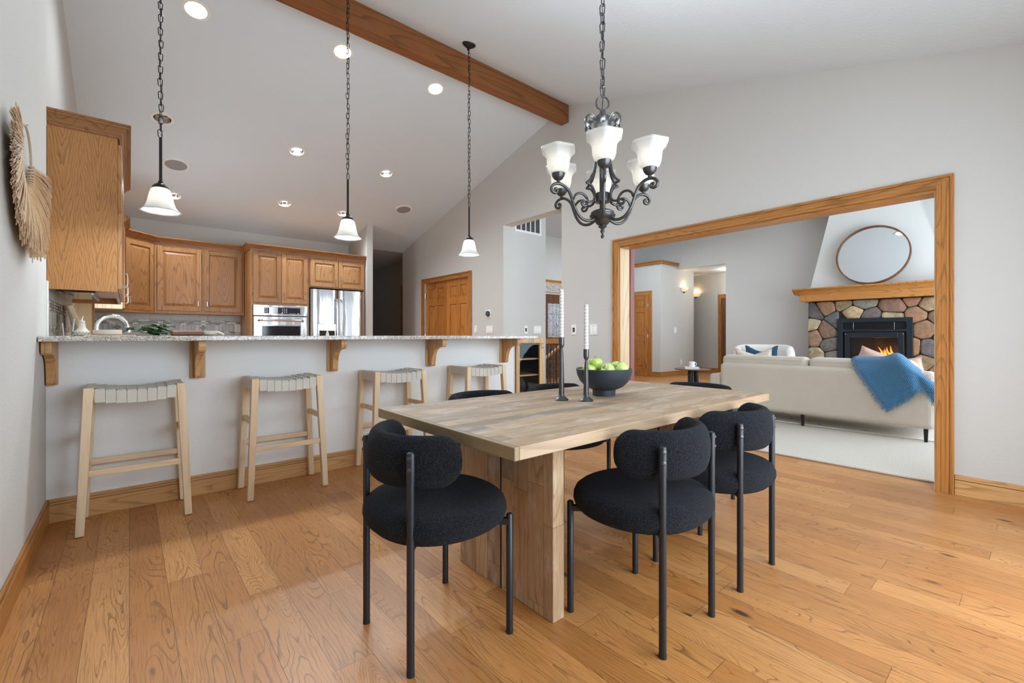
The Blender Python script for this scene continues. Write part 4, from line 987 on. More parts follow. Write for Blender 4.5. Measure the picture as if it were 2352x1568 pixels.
CROWN = [(.022, 2.06), (.026, 2.11), (.036, 2.155), (.055, 2.185), (.078, 2.190), (.095, 2.173), (.096, 2.148), (.082, 2.135), (.070, 2.143), (.072, 2.158), (.080, 2.158)]
for k in range(6):
    a = a0+k*PI/3; up = (-math.sin(a), math.cos(a), 0)
    m = MB(); m.tube(bez(rz(ARM, a), 5), .0075, 10, up=up, flat=1.1); m.tube(bez(rz(CURL, a), 5), .0065, 8, up=up, flat=1.1); arm = m.build('arm', M['iron'], t)
    m = MB(); m.tube(bez(rz(LYRE, a), 5), [.0075]*20+[.006]*6, 8, up=up, flat=1.3); m.tube(bez(rz(LYRE2, a), 5), .0062, 8, up=up, flat=1.3); m.build('lyre_strip', M['iron'], t)
    m = MB(); m.tube(bez(rz(CROWN, a), 5), .0055, 10, up=up, flat=2.3); m.build('crown_scroll', M['iron'], t)
    c = (.252*math.cos(a), .252*math.sin(a), 0)
    m = MB(); m.lathe([(0, 1.822), (.010, 1.824), (.009, 1.836), (.020, 1.842), (.030, 1.856), (.033, 1.870), (.030, 1.872), (.012, 1.870), (.012, 1.895), (0, 1.895)], 24, c); m.build('candle_cup', M['iron'], t)
    pr = [(.030, 1.870), (.044, 1.881), (.052, 1.902), (.056, 1.925), (.060, 1.945), (.067, 1.961), (.078, 1.973), (.088, 1.981), (.088, 1.993)]
    m = MB(); m._open(pr, 48, c, None, lambda aa, z: octmod(6, 1.0, 0, 1, .35)(aa, min(1, max(0, (z-1.90)/.065)))); m.build('shade', M['frost'], t, solid=.004)
    m = MB(); m.ball((c[0], c[1], 1.925), .026, 18, 1.25); m.cyl((c[0], c[1], 1.885), (c[0], c[1], 1.91), .014, n=12); m.build('bulb', M['bulb'], t)
    point('chandelier_bulb', (cx+c[0], cy+c[1], 1.928), 25.0, (.86, .94, 1), .03)
M['edgex'] = wood('pale_edge_along_x', lin(104, 76, 56), lin(154, 126, 98), lin(170, 144, 116), 0, 6, 5, .5, .35, .3)
M['edgey'] = wood('pale_edge_along_y', lin(84, 74, 54), lin(136, 118, 88), lin(154, 138, 108), 1, 6, 5, .5, .35, .3)
# ------------------------------------------------------------------ dining table
tb = thing('dining_table', (1.833, 1.482, 0), 'weathered plank dining table with a whitewashed top on two slab legs', 'table')
TZ = .738
m = MB(); m.box(-.947, .947, -.458, .458, TZ-.042, TZ); m.build('tabletop', M['tabletop'], tb, bevel=.0015)
for s in (-1, 1):
    m = MB(); m.box(min(s*.947, s*.967), max(s*.947, s*.967), -.478, .478, TZ-.042, TZ); m.build('edge_board', M['edgey'], tb, bevel=.003)
    m = MB(); m.box(-.947, .947, min(s*.458, s*.478), max(s*.458, s*.478), TZ-.042, TZ); m.build('edge_board', M['edgex'], tb, bevel=.003)
for s, x in ((0, -.637), (1, .577)):
    m = MB(); m.box(x, x+.060, -.314, -.010, 0, TZ-.042); m.box(x, x+.060, .002, .300, 0, TZ-.042)
    l = m.build('leg', M['tableleg'], tb, bevel=.003)
    m = MB(); m.box(x+.002, x+.05, -.010, .002, .01, TZ-.05); m.build('steel_strip', M['black_metal'], l)
m = MB(); m.box(-.575, .577, -.03, .03, .60, .66); m.build('stretcher', M['walnut'], tb)

# ------------------------------------------------------------------ dining chairs
def make_chair():
    t = thing('dining_chair', (0, 0, 0), '', 'chair', 'black dining chairs around the table')
    # seat: thick rounded cushion
    A, Bq, E = .262, .250, 2.25
    def sup(a, r):
        c, s = math.cos(a), math.sin(a); k = (abs(c)**E+abs(s)**E)**(-1/E); return Vector((A*k*c*r, .005+Bq*k*s*r, 0))
    prof = [(0.0, .392), (.5, .390), (.80, .392), (.91, .399), (.97, .414), (1.0, .436), (.995, .456), (.965, .474), (.90, .487), (.78, .494), (.5, .499), (.25, .5005), (0, .501)]
    N = 56; vs = [sup(2*PI*k/N, r)+Vector((0, 0, z)) for r, z in prof for k in range(N)]
    fs = [(i*N+k, i*N+(k+1) % N, (i+1)*N+(k+1) % N, (i+1)*N+k) for i in range(len(prof)-1) for k in range(N)]
    m = MB(); m.add(vs, fs, True); m.build('seat', M['boucle'], t)
    # backrest: rounded pad bent round the back
    Rc, zc, hh, th = .204, .658, .086, .037; half = math.radians(86); n = 44; K = 20; m = MB(); vs = []
    for i in range(n+1):
        u = -1+2*i/n; a = -PI/2+half*u; d = (1-abs(u))*half*Rc; e = 1.0 if d > .080 else max(.0, 1-(1-d/.080)**2)**.5
        ew = 1.0 if d > .034 else max(0.0, 1-(1-d/.034)**2)**.5
        for k in range(K):
            b = 2*PI*k/K; cb, sb = math.cos(b), math.sin(b)
            q = (abs(cb)**2.2+abs(sb)**2.2)**(-1/2.2)
            rr = Rc+th*cb*q*max(ew, .02); z = zc+hh*sb*q*max(e, .02)
            vs.append((rr*math.cos(a), rr*math.sin(a), z))
    fs = [(i*K+k, i*K+(k+1) % K, (i+1)*K+(k+1) % K, (i+1)*K+k) for i in range(n) for k in range(K)]+[tuple(range(K)), tuple(n*K+k for k in range(K))]
    m.add(vs, fs, True); m.build('backrest', M['boucle'], t)
    for sx in (-1, 1):
        b = Vector((sx*.172, -.187, 0)); rad = Vector((b.x, b.y, 0)).normalized(); tan = Vector((-rad.y, rad.x, 0))
        m = MB(); m.tube([b+Vector((0, 0, .010)), b+Vector((0, 0, .605))], .0125, 14)
        # flattened top with two bolts
        m.tube([b+Vector((0, 0, .603)), b+Vector((0, 0, .622)), b+Vector((0, 0, .690)), b+Vector((0, 0, .700)), b+Vector((0, 0, .703))], [.0125, .0128, .0128, .0115, .006], 14, up=tan, flat=1.08)
        lg = m.build('leg', M['black_metal'], t)
        m = MB(); m.cyl(b+Vector((0, 0, 0)), b+Vector((0, 0, .012)), .0132, n=14); m.build('foot_cap', M['black_metal'], lg)
        for z in (.648, .684):
            m = MB(); p = b+rad*.010+Vector((0, 0, z)); m.tube([p, p+rad*.004, p+rad*.0058], [.0078, .0078, .005], 12); m.tube([p+rad*.0058, p+rad*.0062], .003, 6); m.build('bolt', M['iron'], lg)
        f = Vector((sx*.216, .183, 0))
        m = MB(); m.tube([f+Vector((0, 0, .010)), f+Vector((0, 0, .425)), f+Vector((0, 0, .430))], [.0125, .0125, .008], 14); lg = m.build('leg', M['black_metal'], t)
        m = MB(); m.cyl(f, f+Vector((0, 0, .012)), .0132, n=14); m.build('foot_cap', M['black_metal'], lg)
    m = MB()
    m.bar((-.172, -.187, .402), (.216, .183, .402), .024, .022, xdir=(.69, -.72, 0)); m.bar((.172, -.187, .402), (-.216, .183, .402), .024, .021, xdir=(.69, .72, 0))
    m.build('seat_frame', M['black_metal'], t, bevel=.002)
    return t
proto = make_chair()
chairs = [(.860, 1.453, -PI/2, 'black boucle dining chair at the left end of the table, nearest the bar stools'),
          (1.520, .997, 0, 'black boucle dining chair at the near long side, closer to the camera'),
          (2.117, .997, 0, 'black boucle dining chair at the near long side, next to the living room carpet'),
          (1.520, 1.966, PI, 'black dining chair behind the table, its back top seen below the wine cabinet'),
          (2.117, 1.966, PI, 'black dining chair behind the table, its back top seen just left of the fruit bowl'),
          (2.82, 1.470, PI/2, 'black dining chair at the far right table end, only its top edge showing')]
for i, (x, y, r, lab) in enumerate(chairs):
    c = proto if i == 0 else copy_tree(proto); c.location = (x, y, 0); c.rotation_euler = (0, 0, r); c['label'] = lab

# ------------------------------------------------------------------ bar stools
def make_stool():
    t = thing('bar_stool', (0, 0, 0), '', 'stool', 'pale wood bar stools with woven leather seats')
    TX, TY, BX, BY, ZT = .201, .136, .235, .163, .786
    P = {}
    for sx in (-1, 1):
        for sy in (-1, 1):
            m = MB(); m.bar((sx*BX, sy*BY, .004), (sx*TX, sy*TY, ZT), .036, .040, .042, .042); P[sx, sy] = m.build('leg', M['pale'], t, bevel=.003)
            m = MB(); m.cyl((sx*BX, sy*BY, 0), (sx*BX, sy*BY, .005), .012, n=10); m.build('glide', M['walnut'], P[sx, sy])
    at = lambda z: ((BX+(TX-BX)*z/ZT), (BY+(TY-BY)*z/ZT))
    for sy in (-1, 1):
        x, y = at(.325); m = MB(); m.bar((-x+.018, sy*y, .325), (x-.018, sy*y, .325), .024, .034, xdir=(0, 1, 0)); m.build('stretcher', M['palex'], t, bevel=.003)
    for sx in (-1, 1):
        x, y = at(.50); m = MB(); m.bar((sx*x, -y+.02, .50), (sx*x, y-.02, .50), .024, .034, xdir=(1, 0, 0)); m.build('side_rail', M['palex'], t, bevel=.003)
    dip = lambda x: ZT-.022*(1-min(1, abs(x)/TX)**2)          # saddle curve
    m = MB(); n = 10
    for sy in (-1, 1):
        for i in range(n):
            x0 = -TX+.02+(2*TX-.04)*i/n; x1 = -TX+.02+(2*TX-.04)*(i+1)/n; a, b = dip(x0), dip(x1)
            ya, yb = sorted((sy*(TY-.016), sy*(TY+.016)))
            m.hexa([(x0, ya, a-.066), (x1, ya, b-.066), (x1, yb, b-.066), (x0, yb, a-.066)], [(x0, ya, a-.006), (x1, ya, b-.006), (x1, yb, b-.006), (x0, yb, a-.006)])
    for sx in (-1, 1): m.box(min(sx*(TX-.016), sx*(TX+.016)), max(sx*(TX-.016), sx*(TX+.016)), -TY+.02, TY-.02, ZT-.07, ZT-.006)
    m.build('seat_rail', M['palex'], t)
    # woven straps; each goes over the rails and hangs on their outer faces
    nx, ny = 8, 6; px = (2*TX-.046)/nx; py = (2*TY-.046)/ny; m = MB(); th = .0022
    xs = [-TX+.023+px*(i+.5) for i in range(nx)]; ys = [-TY+.023+py*(j+.5) for j in range(ny)]
    def strip(pts, wv, nv):
        """ribbon along pts with half-width vector wv and thickness normal nv per point"""
        vs = []; fs = []
        for p, nn in zip(pts, nv):
            p = Vector(p); nn = Vector(nn)*th/2
            vs += [p-wv-nn, p+wv-nn, p+wv+nn, p-wv+nn]
        for i in range(len(pts)-1):
            for k in range(4): fs.append((i*4+k, i*4+(k+1) % 4, i*4+4+(k+1) % 4, i*4+4+k))
        fs += [(3, 2, 1, 0), tuple(len(vs)-4+k for k in range(4))]
        m.add(vs, fs)
    for i, x in enumerate(xs):
        z = dip(x); o = .0185; pts = [(x, -TY-o, z-.072), (x, -TY-o, z-.006), (x, -TY-o+.006, z+.0005)]; nv = [(0, -1, 0), (0, -1, .3), (0, -.5, 1)]
        for j in range(ny*4+1):
            y = -TY+.023+(2*TY-.046)*j/(ny*4); q = math.cos(PI*(y-ys[0])/py)*(1 if i % 2 else -1); pts.append((x, y, z+.0008+.0024*q)); nv.append((0, 0, 1))
        pts += [(x, TY+o-.006, z+.0005), (x, TY+o, z-.006), (x, TY+o, z-.072)]; nv += [(0, .5, 1), (0, 1, .3), (0, 1, 0)]
        strip(pts, Vector((px*.465, 0, 0)), nv)
    for j, y in enumerate(ys):
        o = .0185; pts = [(-TX-o, y, ZT-.072), (-TX-o, y, ZT-.008), (-TX-o+.006, y, ZT-.001)]; nv = [(-1, 0, 0), (-1, 0, .3), (-.5, 0, 1)]
        for i in range(nx*4+1):
            x = -TX+.023+(2*TX-.046)*i/(nx*4); q = math.cos(PI*(x-xs[0])/px)*(-1 if j % 2 else 1); pts.append((x, y, dip(x)+.0008+.0024*q)); nv.append((0, 0, 1))
        pts += [(TX+o-.006, y, ZT-.001), (TX+o, y, ZT-.008), (TX+o, y, ZT-.072)]; nv += [(.5, 0, 1), (1, 0, .3), (1, 0, 0)]
        strip(pts, Vector((0, py*.465, 0)), nv)
    m.build('woven_seat', M['strap'], t)
    return t
st = make_stool()
for i, (x, lab) in enumerate(((.034, 'leftmost bar stool, nearest the left wall'), (.828, 'second bar stool from the left, between two corbels'), (1.663, 'third bar stool from the left, standing partly behind the dining table'), (2.523, 'rightmost bar stool, beside the glass cabinet door'))):
    c = st if i == 0 else copy_tree(st); c.location = (x, 3.468, 0); c['label'] = lab

# ------------------------------------------------------------------ on the table
def candlestick(x, y, h, lab, lab2, lc, z=TZ):
    t = thing('candlestick', (x, y, z), lab, 'candlestick', 'forged candlesticks on the table')
    m = MB(); m.lathe([(0, 0), (.034, 0), (.036, .004), (.033, .008), (.024, .013), (.016, .022), (.0125, .034)], 28); m.build('base', M['iron'], t)
    m = MB(); n = 12; sec = [(.0125, .030), (.0115, .06), (.010, h*.5), (.0075, h-.075), (.0045, h-.055), (.006, h-.050)]
    def q(a): c, s = math.cos(a), math.sin(a); return (abs(c)**5+abs(s)**5)**(-1/5)
    m.lathe(sec, 20, mod=lambda a, zz: q(a)); m.build('stem', M['iron'], t)
    m = MB(); m.lathe([(0, h-.056), (.007, h-.055), (.0135, h-.042), (.0145, h-.034), (.0145, h), (.0128, h), (.0128, h-.034), (0, h-.036)], 24); m.build('cup', M['iron'], t)
    c = thing('taper_candle', (x, y, z+h-.0345), lab2, 'candle', 'twisted white taper candles')
    m = MB(); N = 24; S_ = 170; vs = []; fs = []
    for j in range(S_+1):
        zz = lc*j/S_
        for k in range(N):
            a = 2*PI*k/N; tw = 1-max(0, 1-zz/.04); r = .0106+.0016*math.cos(3*(a-zz*125))*tw
            if j > S_-3: r *= 1-.18*(j-S_+3)
            vs.append((r*math.cos(a), r*math.sin(a), zz))
    for j in range(S_):
        for k in range(N): fs.append((j*N+k, j*N+(k+1) % N, (j+1)*N+(k+1) % N, (j+1)*N+k))
    fs += [tuple(reversed(range(N))), tuple(S_*N+k for k in range(N))]
    m.add(vs, fs, True); m.build('wax', M['wax'], c)
    m = MB(); m.tube([(0, 0, lc-.002), (.001, 0, lc+.006), (-.0035, .001, lc+.016)], .0016, 6); m.build('wick', M['cord'], c)
candlestick(1.690, 1.590, .322, 'left forged iron candlestick, the taller of the two', 'white twisted taper candle in the taller left candlestick', .282)
candlestick(1.762, 1.487, .262, 'right forged iron candlestick in front of the fruit bowl, the shorter of the two', 'white twisted taper candle in the shorter right candlestick', .262)
bw = thing('fruit_bowl', (2.005, 1.565, TZ), 'dark charcoal footed bowl filled with green apples', 'bowl')
m = MB(); m.lathe([(0, .040), (.060, .043), (.095, .058), (.122, .084), (.138, .114), (.146, .148), (.151, .150), (.154, .146), (.147, .112), (.131, .078), (.104, .051), (.075, .037), (.060, .033)], 64)
m.build('body', M['bowl'], bw); m = MB(); m.lathe([(.052, .036), (.064, .035), (.061, 0), (.055, 0), (.052, .01)], 48, close=True); m.build('foot', M['bowl'], bw)
def make_apple():
    a = thing('green_apple', (0, 0, 0), '', 'apple', 'green apples in the bowl'); m = MB()
    def mod(an, z): return 1+.025*math.cos(5*an+.5)*(.5+z*8)
    m.lathe([(0, -.027), (.008, -.030), (.018, -.031), (.029, -.022), (.036, -.006), (.038, .008), (.035, .022), (.027, .031), (.016, .033), (.007, .028), (0, .024)], 28, mod=mod)
    m.build('fruit', M['apple'], a, subsurf=1); m = MB(); m.tube([(0, 0, .022), (.002, 0, .034), (.006, .002, .042)], .0015, 6); m.build('stem', M['stem'], a); return a
ap = make_apple(); bx, by = 2.005, 1.565
u_ = Vector((math.cos(-YAW), math.sin(-YAW), 0)); v_ = Vector((math.sin(YAW), math.cos(YAW), 0))      # across and away
apples = [(-0.091, -0.03, 0.139, .25, 'green apple at the left rim of the bowl, behind the right candlestick'), (-0.041, 0.029, 0.171, .1, 'highest pale green apple standing on the others, stem up'), (0.008, 0.08, 0.127, -.5, 'pale green apple half hidden behind the middle apples'),
          (0.013, -0.052, 0.141, .9, 'yellow-green apple at the front middle of the bowl'), (0.084, 0.052, 0.145, .4, 'pale green apple at the back right of the bowl'), (0.093, -0.031, 0.145, -.9, 'green apple at the right rim of the bowl, calyx towards us'),
          (-0.033, -0.019, 0.08, .6, 'green apple low in the bowl under the others'), (0.045, 0.011, 0.084, .2, 'green apple deep in the right half of the bowl')]
for i, (p, q, z, tl, lab) in enumerate(apples):
    a = ap if i == 0 else copy_tree(ap); a.location = Vector((bx, by, TZ+z))+u_*p+v_*q; a.rotation_euler = (tl, tl*.7, i*1.3); a.scale = (1.05,)*3; a['label'] = lab

# ------------------------------------------------------------------ woven wall hanging
hg = thing('woven_hanging', (XL, 2.85, 1.835), 'round dried-grass wall hanging with a fringed fan on the left wall', 'wall hanging')
m = MB(); m.tube([(.018, .14*math.sin(a), .14*math.cos(a)) for a in [i*2*PI/40 for i in range(40)]], .0045, 8, closed=True); m.build('hoop', M['cord'], hg)
m = MB()
for i in range(34):
    a = math.radians(88+i*208/33); c = Vector((.018, .14*math.sin(a), .14*math.cos(a))); tg = Vector((0, math.cos(a), -math.sin(a))); rd = Vector((0, math.sin(a), math.cos(a)))
    m.tube([c+rd*.010*math.cos(b)+Vector((.010*math.sin(b), 0, 0))+tg*.0045*(b/PI-1) for b in [k*2*PI/8 for k in range(9)]], .0035, 5)
m.build('wrapping', M['raffia'], hg)
R = random.Random(3); m = MB()
for i in range(1500):
    f = R.random(); a = math.radians(88+f*210); up = R.random(); aa = math.radians(88+f*190)
    L = (.235+.03*math.sin(f*PI)+.055*max(0, f-.5))*R.uniform(.86, 1.04)
    da = R.gauss(0, .06)
    c = Vector((.020+.006*R.random(), .142*math.sin(a), .142*math.cos(a))); rd = Vector((0, math.sin(aa+da), math.cos(aa+da))); lift = (.004+.038*up)*(1-.55*max(0, min(1, (f-.45)*3)))
    sag = -.02*R.random(); p = [c, c+rd*L*.35+Vector((lift*.55, 0, sag*.3)), c+rd*L*.7+Vector((lift*.9, R.gauss(0, .004), sag*.7)), c+rd*L+Vector((lift, R.gauss(0, .007), sag+R.gauss(0, .006)))]
    w_ = R.uniform(.0011, .0021); vs = []; N3 = Vector((1, 0, 0))
    m.tube(p, [w_, w_*1.1, w_*1.1, w_*.8], 4)
o = m.build('grass_fan', M['raffia'], hg); o['kind'] = 'stuff'
m = MB(); m.cyl((0, 0, .146), (.026, 0, .148), .003, n=8); m.build('nail', M['nickel'], hg)

# ------------------------------------------------------------------ living room: fireplace
FX = 10.50; FY0, FY1 = .95, 3.03
fp = thing('fireplace', (FX, 0, 0), 'fieldstone fireplace with a black steel insert and burning flames', 'fireplace')
IY0, IY1, IZ0, IZ1 = 1.44, 2.51, .42, 1.375                   # insert
m = MB(); m.box(.0, .58, FY0, IY0+.04, 0, 1.74); m.box(.0, .58, IY1-.04, FY1, 0, 1.74); m.box(0, .58, IY0+.04, IY1-.04, IZ1-.05, 1.74); m.box(0, .58, IY0+.04, IY1-.04, 0, IZ0+.05); m.build('chimney_base', M['mortar'], fp)
def clip(poly, p, n):
    out = []
    for i in range(len(poly)):
        a, b = poly[i], poly[(i+1) % len(poly)]; da = (a[0]-p[0])*n[0]+(a[1]-p[1])*n[1]; db = (b[0]-p[0])*n[0]+(b[1]-p[1])*n[1]
        if da <= 0: out.append(a)
        if da*db < 0: t_ = da/(da-db); out.append((a[0]+(b[0]-a[0])*t_, a[1]+(b[1]-a[1])*t_))
    return out
R = random.Random(21); pts = []; tries = 0
while tries < 6000 and len(pts) < 90:
    p = (R.uniform(FY0, FY1), R.uniform(0, 1.74)); tries += 1
    if IY0+.05 < p[0] < IY1-.05 and IZ0+.05 < p[1] < IZ1-.05: continue
    if all(math.hypot((p[0]-q[0])*.85, p[1]-q[1]) > .225 for q in pts): pts.append(p)
pal = [lin(198, 170, 130), lin(150, 144, 134), lin(172, 128, 94), lin(104, 102, 104), lin(190, 162, 120), lin(122, 108, 106), lin(180, 142, 104), lin(142, 136, 128), lin(92, 90, 94), lin(206, 182, 144), lin(152, 116, 94), lin(122, 118, 112)]
m = MB()
for i, p in enumerate(pts):
    poly = [(FY0, 0), (FY1, 0), (FY1, 1.74), (FY0, 1.74)]
    for q in pts:
        if q is p: continue
        mid = ((p[0]+q[0])/2, (p[1]+q[1])/2); n = (q[0]-p[0], q[1]-p[1]); poly = clip(poly, mid, n)
        if len(poly) < 3: break
    if IZ0 < p[1] < IZ1:
        if p[0] < IY0+.05: poly = clip(poly, (IY0, 0), (1, 0))
        elif p[0] > IY1-.05: poly = clip(poly, (IY1, 0), (-1, 0))
    if IY0 < p[0] < IY1:
        if p[1] > IZ1-.05: poly = clip(poly, (0, IZ1), (0, -1))
        elif p[1] < IZ0+.05: poly = clip(poly, (0, IZ0), (0, 1))
    if len(poly) < 3: continue
    for _ in range(2):
        poly = [((a[0]*(1-k)+b[0]*k), (a[1]*(1-k)+b[1]*k)) for a, b in zip(poly, poly[1:]+poly[:1]) for k in ((.13, .87) if _ == 0 else (.25, .75))]
    c = (sum(a for a, b in poly)/len(poly), sum(b for a, b in poly)/len(poly)); h = R.uniform(.035, .065); N = len(poly)
    k = R.uniform(.8, 1.15); m.cur = tuple(min(1, x*k*R.uniform(.94, 1.06)) for x in R.choice(pal)); vs = []; j1 = .972
    tx, tz = R.uniform(-.12, .12), R.uniform(-.12, .12)
    for s, d in ((j1, 0), (j1, h*.55), (.90, h*.85), (.72, h), (.35, h*1.03)):
        for a, b in poly:
            y, z = c[0]+(a-c[0])*s, c[1]+(b-c[1])*s; vs.append((-d-(((y-c[0])*tx+(z-c[1])*tz) if d > 0 else 0), y, z))
    fs = [(r*N+q, r*N+(q+1) % N, (r+1)*N+(q+1) % N, (r+1)*N+q) for r in range(4) for q in range(N)]+[tuple(4*N+q for q in range(N))]
    m.add(vs, fs, True)
m.cur = None; m.build('stones', M['stone'], fp)
# raised hearth
m = MB(); m.box(-.40, .0, FY0, FY1, 0, .36); m.build('hearth', M['mortar'], fp); m = MB(); m.box(-.44, -.06, FY0-.03, FY1+.03, .36, .41); m.build('hearth_slab', M['granite'], fp, bevel=.008)
# insert
ins = MB(); y0, y1 = IY0-.015, IY1+.015; X0, X1 = -.075, .02
ins.box(X0, X1, y0, y0+.085, IZ0, IZ1+.015); ins.box(X0, X1, y1-.085, y1, IZ0, IZ1+.015); ins.box(X0, X1, y0+.085, y1-.085, IZ1-.06, IZ1+.015); ins.box(X0, X1, y0+.085, y1-.085, IZ1-.235, IZ1-.19); ins.box(X0, X1, y0+.085, y1-.085, IZ0, IZ0+.05)
ins = ins.build('insert_surround', M['insert'], fp, bevel=.004)
m = MB()
for z in (IZ1-.175, IZ1-.145, IZ1-.115, IZ1-.085): m.bar((-.05, y0+.12, z), (-.05, y1-.12, z), .03, .007, xdir=(1, 0, .0))
m.build('louvres', M['insert'], ins); m = MB(); m.box(-.02, .0, y0+.085, y1-.085, IZ1-.2, IZ1-.05); m.build('louvre_backing', M['dark'], ins)
m = MB()
for yy in (y0+.25, y1-.25):
    for k in range(7): m.ball((-.072, yy, IZ1-.075-k*.018), .004, 6)
m.build('chain_pulls', M['nickel'], ins)
d = MB(); zt = IZ1-.25
for a, b, c_, e in ((y0+.115, y0+.20, IZ0+.05, zt), (y1-.20, y1-.115, IZ0+.05, zt), (y0+.20, y1-.20, zt-.10, zt), (y0+.20, y1-.20, IZ0+.05, IZ0+.13)): d.box(-.085, -.045, a, b, c_, e)
d = d.build('insert_door', M['insert'], fp, bevel=.006)
m = MB(); m.box(-.060, -.056, y0+.20, y1-.20, IZ0+.13, zt-.10); m.build('glass', M['pane'], d)
for yy in (y0+.13, y1-.13): m = MB(); m.ball((-.088, yy, zt-.03), .008, 8); m.build('screw', M['nickel'], d)
m = MB(); m.box(.0, .45, y0+.09, y0+.11, IZ0+.05, IZ1-.2); m.box(.0, .45, y1-.11, y1-.09, IZ0+.05, IZ1-.2); m.box(.43, .45, y0+.1, y1-.1, IZ0+.05, IZ1-.2); m.box(0, .45, y0+.1, y1-.1, IZ0+.045, IZ0+.065); m.box(0, .45, y0+.1, y1-.1, IZ1-.22, IZ1-.2); m.build('firebox', M['dark'], fp)
for k, (yy, xx, an) in enumerate(((1.85, .14, .2), (2.05, .20, -.15), (1.95, .10, .05))):
    m = MB(); l = .30; m.tube([(xx-.1*an, yy-l*math.cos(an), IZ0+.12+k*.05), (xx+.1*an, yy+l*math.cos(an), IZ0+.13+k*.05)], .045, 12); m.build('log', M['walnut'], fp)
R = random.Random(4)
for k, (yy, h) in enumerate(((2.14, .20), (2.09, .14), (1.93, .25), (1.87, .22), (1.82, .20), (1.76, .26), (1.72, .28), (2.0, .12))):
    m = MB(); ln_ = R.uniform(-.05, .05); m.tube(bez([(0, 0, 0), (.01, .02*R.uniform(-1, 1), h*.33), (0, .035*R.uniform(-1, 1), h*.66), (0, .05*R.uniform(-1, 1), h)], 4), [.020, .026, .028, .028, .026, .023, .020, .017, .014, .011, .008, .005, .001], 8); f = m.build('flame', M['flame'], fp); f.location = (.12+R.uniform(-.03, .05), yy, IZ0+.18); f.rotation_euler = (R.uniform(-.2, .2), ln_, 0)
point('fire_glow', (FX+.12, 1.95, .72), 2.5, (1, .45, .15), .08)
# tapered breast above the mantel
def bw_(z): return (.93+.283*(z-1.88), 3.05-.229*(z-1.88))
m = MB(); a0_, b0_ = bw_(1.88); a1_, b1_ = bw_(3.58)
m.hexa([(FX+.06, a0_, 1.88), (11.11, a0_, 1.88), (11.11, b0_, 1.88), (FX+.06, b0_, 1.88)], [(FX+.06, a1_, 3.58), (11.11, a1_, 3.58), (11.11, b1_, 3.58), (FX+.06, b1_, 3.58)])
struct(m.build('wall_chimney_breast', M['chase']))
mt = thing('mantel', (FX, 0, 0), 'long oak mantel shelf with crown moulding above the fieldstones', 'mantel'); m = MB()
m.prism([(.55, 1.745), (-.20, 1.745), (-.20, 1.875), (-.215, 1.89), (-.23, 1.91), (-.26, 1.94), (-.30, 1.965), (-.33, 1.975), (-.33, 2.0), (.55, 2.0)], 1, FY0-.10, FY1+.10)
m.build('shelf', M['trimy'], mt, bevel=.004); m = MB(); m.prism([(-.20, 1.885), (-.33, 1.975), (-.33, 2.0), (.5, 2.0), (.5, 1.885)], 1, FY1+.10, FY1+.20); m.build('end_moulding', M['trimy'], mt); m = MB(); m.prism([(-.20, 1.885), (-.33, 1.975), (-.33, 2.0), (.5, 2.0), (.5, 1.885)], 1, FY0-.2, FY0-.10); m.build('end_moulding', M['trimy'], mt)
# round mirror leaning on the mantel
mi = thing('round_mirror', (FX-.14, 1.975, 2.002), 'large round mirror with a thin walnut frame leaning above the mantel', 'mirror'); RM = .545; tilt = .16
Mt = Matrix.Translation((0, 0, RM*math.cos(tilt))) @ Matrix.Rotation(tilt, 4, 'Y') @ Matrix.Rotation(PI/2, 4, 'Y')
m = MB(); m.lathe([(RM-.022, -.05), (RM, -.05), (RM, .012), (RM-.018, .012)], 96, M=Mt, close=True); m.build('frame', M['walnut'], mi)
m = MB(); m.lathe([(RM-.02, .006), (RM-.02, -.018), (0, -.018)], 96, M=Mt); m.build('glass', M['mirror'], mi)
mi.location.x = FX+.06-.012-2*RM*math.sin(tilt)-.02
# lamp reflected in the mirror: recessed lights of the living room
for x, y in ((9.10, 1.81),):
    t = thing('recessed_light', (x, y, 3.57), 'living room ceiling light showing as a bright spot in the round mirror', 'ceiling light'); m = MB(); m.lathe([(0, -.004), (.07, -.004), (.075, -.008), (.10, -.006), (.10, 0), (0, 0)], 28); m.build('trim_ring', M['white'], t); m = MB(); m.lathe([(0, -.009), (.06, -.009), (.06, -.004), (0, -.004)], 24); m.build('bulb', M['bulb'], t)

# ------------------------------------------------------------------ sofa
def rbox(m, x0, x1, y0, y1, z0, z1): m.box(x0, x1, y0, y1, z0, z1); return m
so = thing('sofa', (6.40, 1.72, 0), 'beige linen sofa seen from behind, with slim dark legs', 'sofa')
ox, oy = 6.40, 1.72; SB = 5.93
def sb(name, x0, x1, y0, y1, z0, z1, bv, mat='linen', seg=4, par=so):
    m = MB(); m.box(x0-ox, x1-ox, y0-oy, y1-oy, z0, z1); return m.build(name, M[mat], par, bevel=bv, seg=seg)
sb('back_frame', SB, SB+.17, .645, 2.735, .145, .715, .055); sb('seat_base', SB+.16, SB+.96, .66, 2.76, .145, .34, .03)
sb('armrest', SB+.04, SB+.97, 2.72, 2.90, .145, .56, .05); sb('armrest', SB+.16, SB+.97, .635, .80, .145, .58, .05)
for a, b in ((.80, 1.76), (1.765, 2.72)):
    sb('seat_cushion', SB+.22, SB+.98, a+.01, b-.01, .33, .46, .045)
for a, b in ((.80, 1.735), (1.745, 2.735)):
    c_ = sb('back_cushion', SB+.06, SB+.26, a, b, .46, .815, .06)
    m = MB(); m.tube([(SB+.062-ox, a+.05-oy, .772), (SB+.062-ox, b-.05-oy, .772)], .004, 6); m.build('piping', M['linen'], c_)
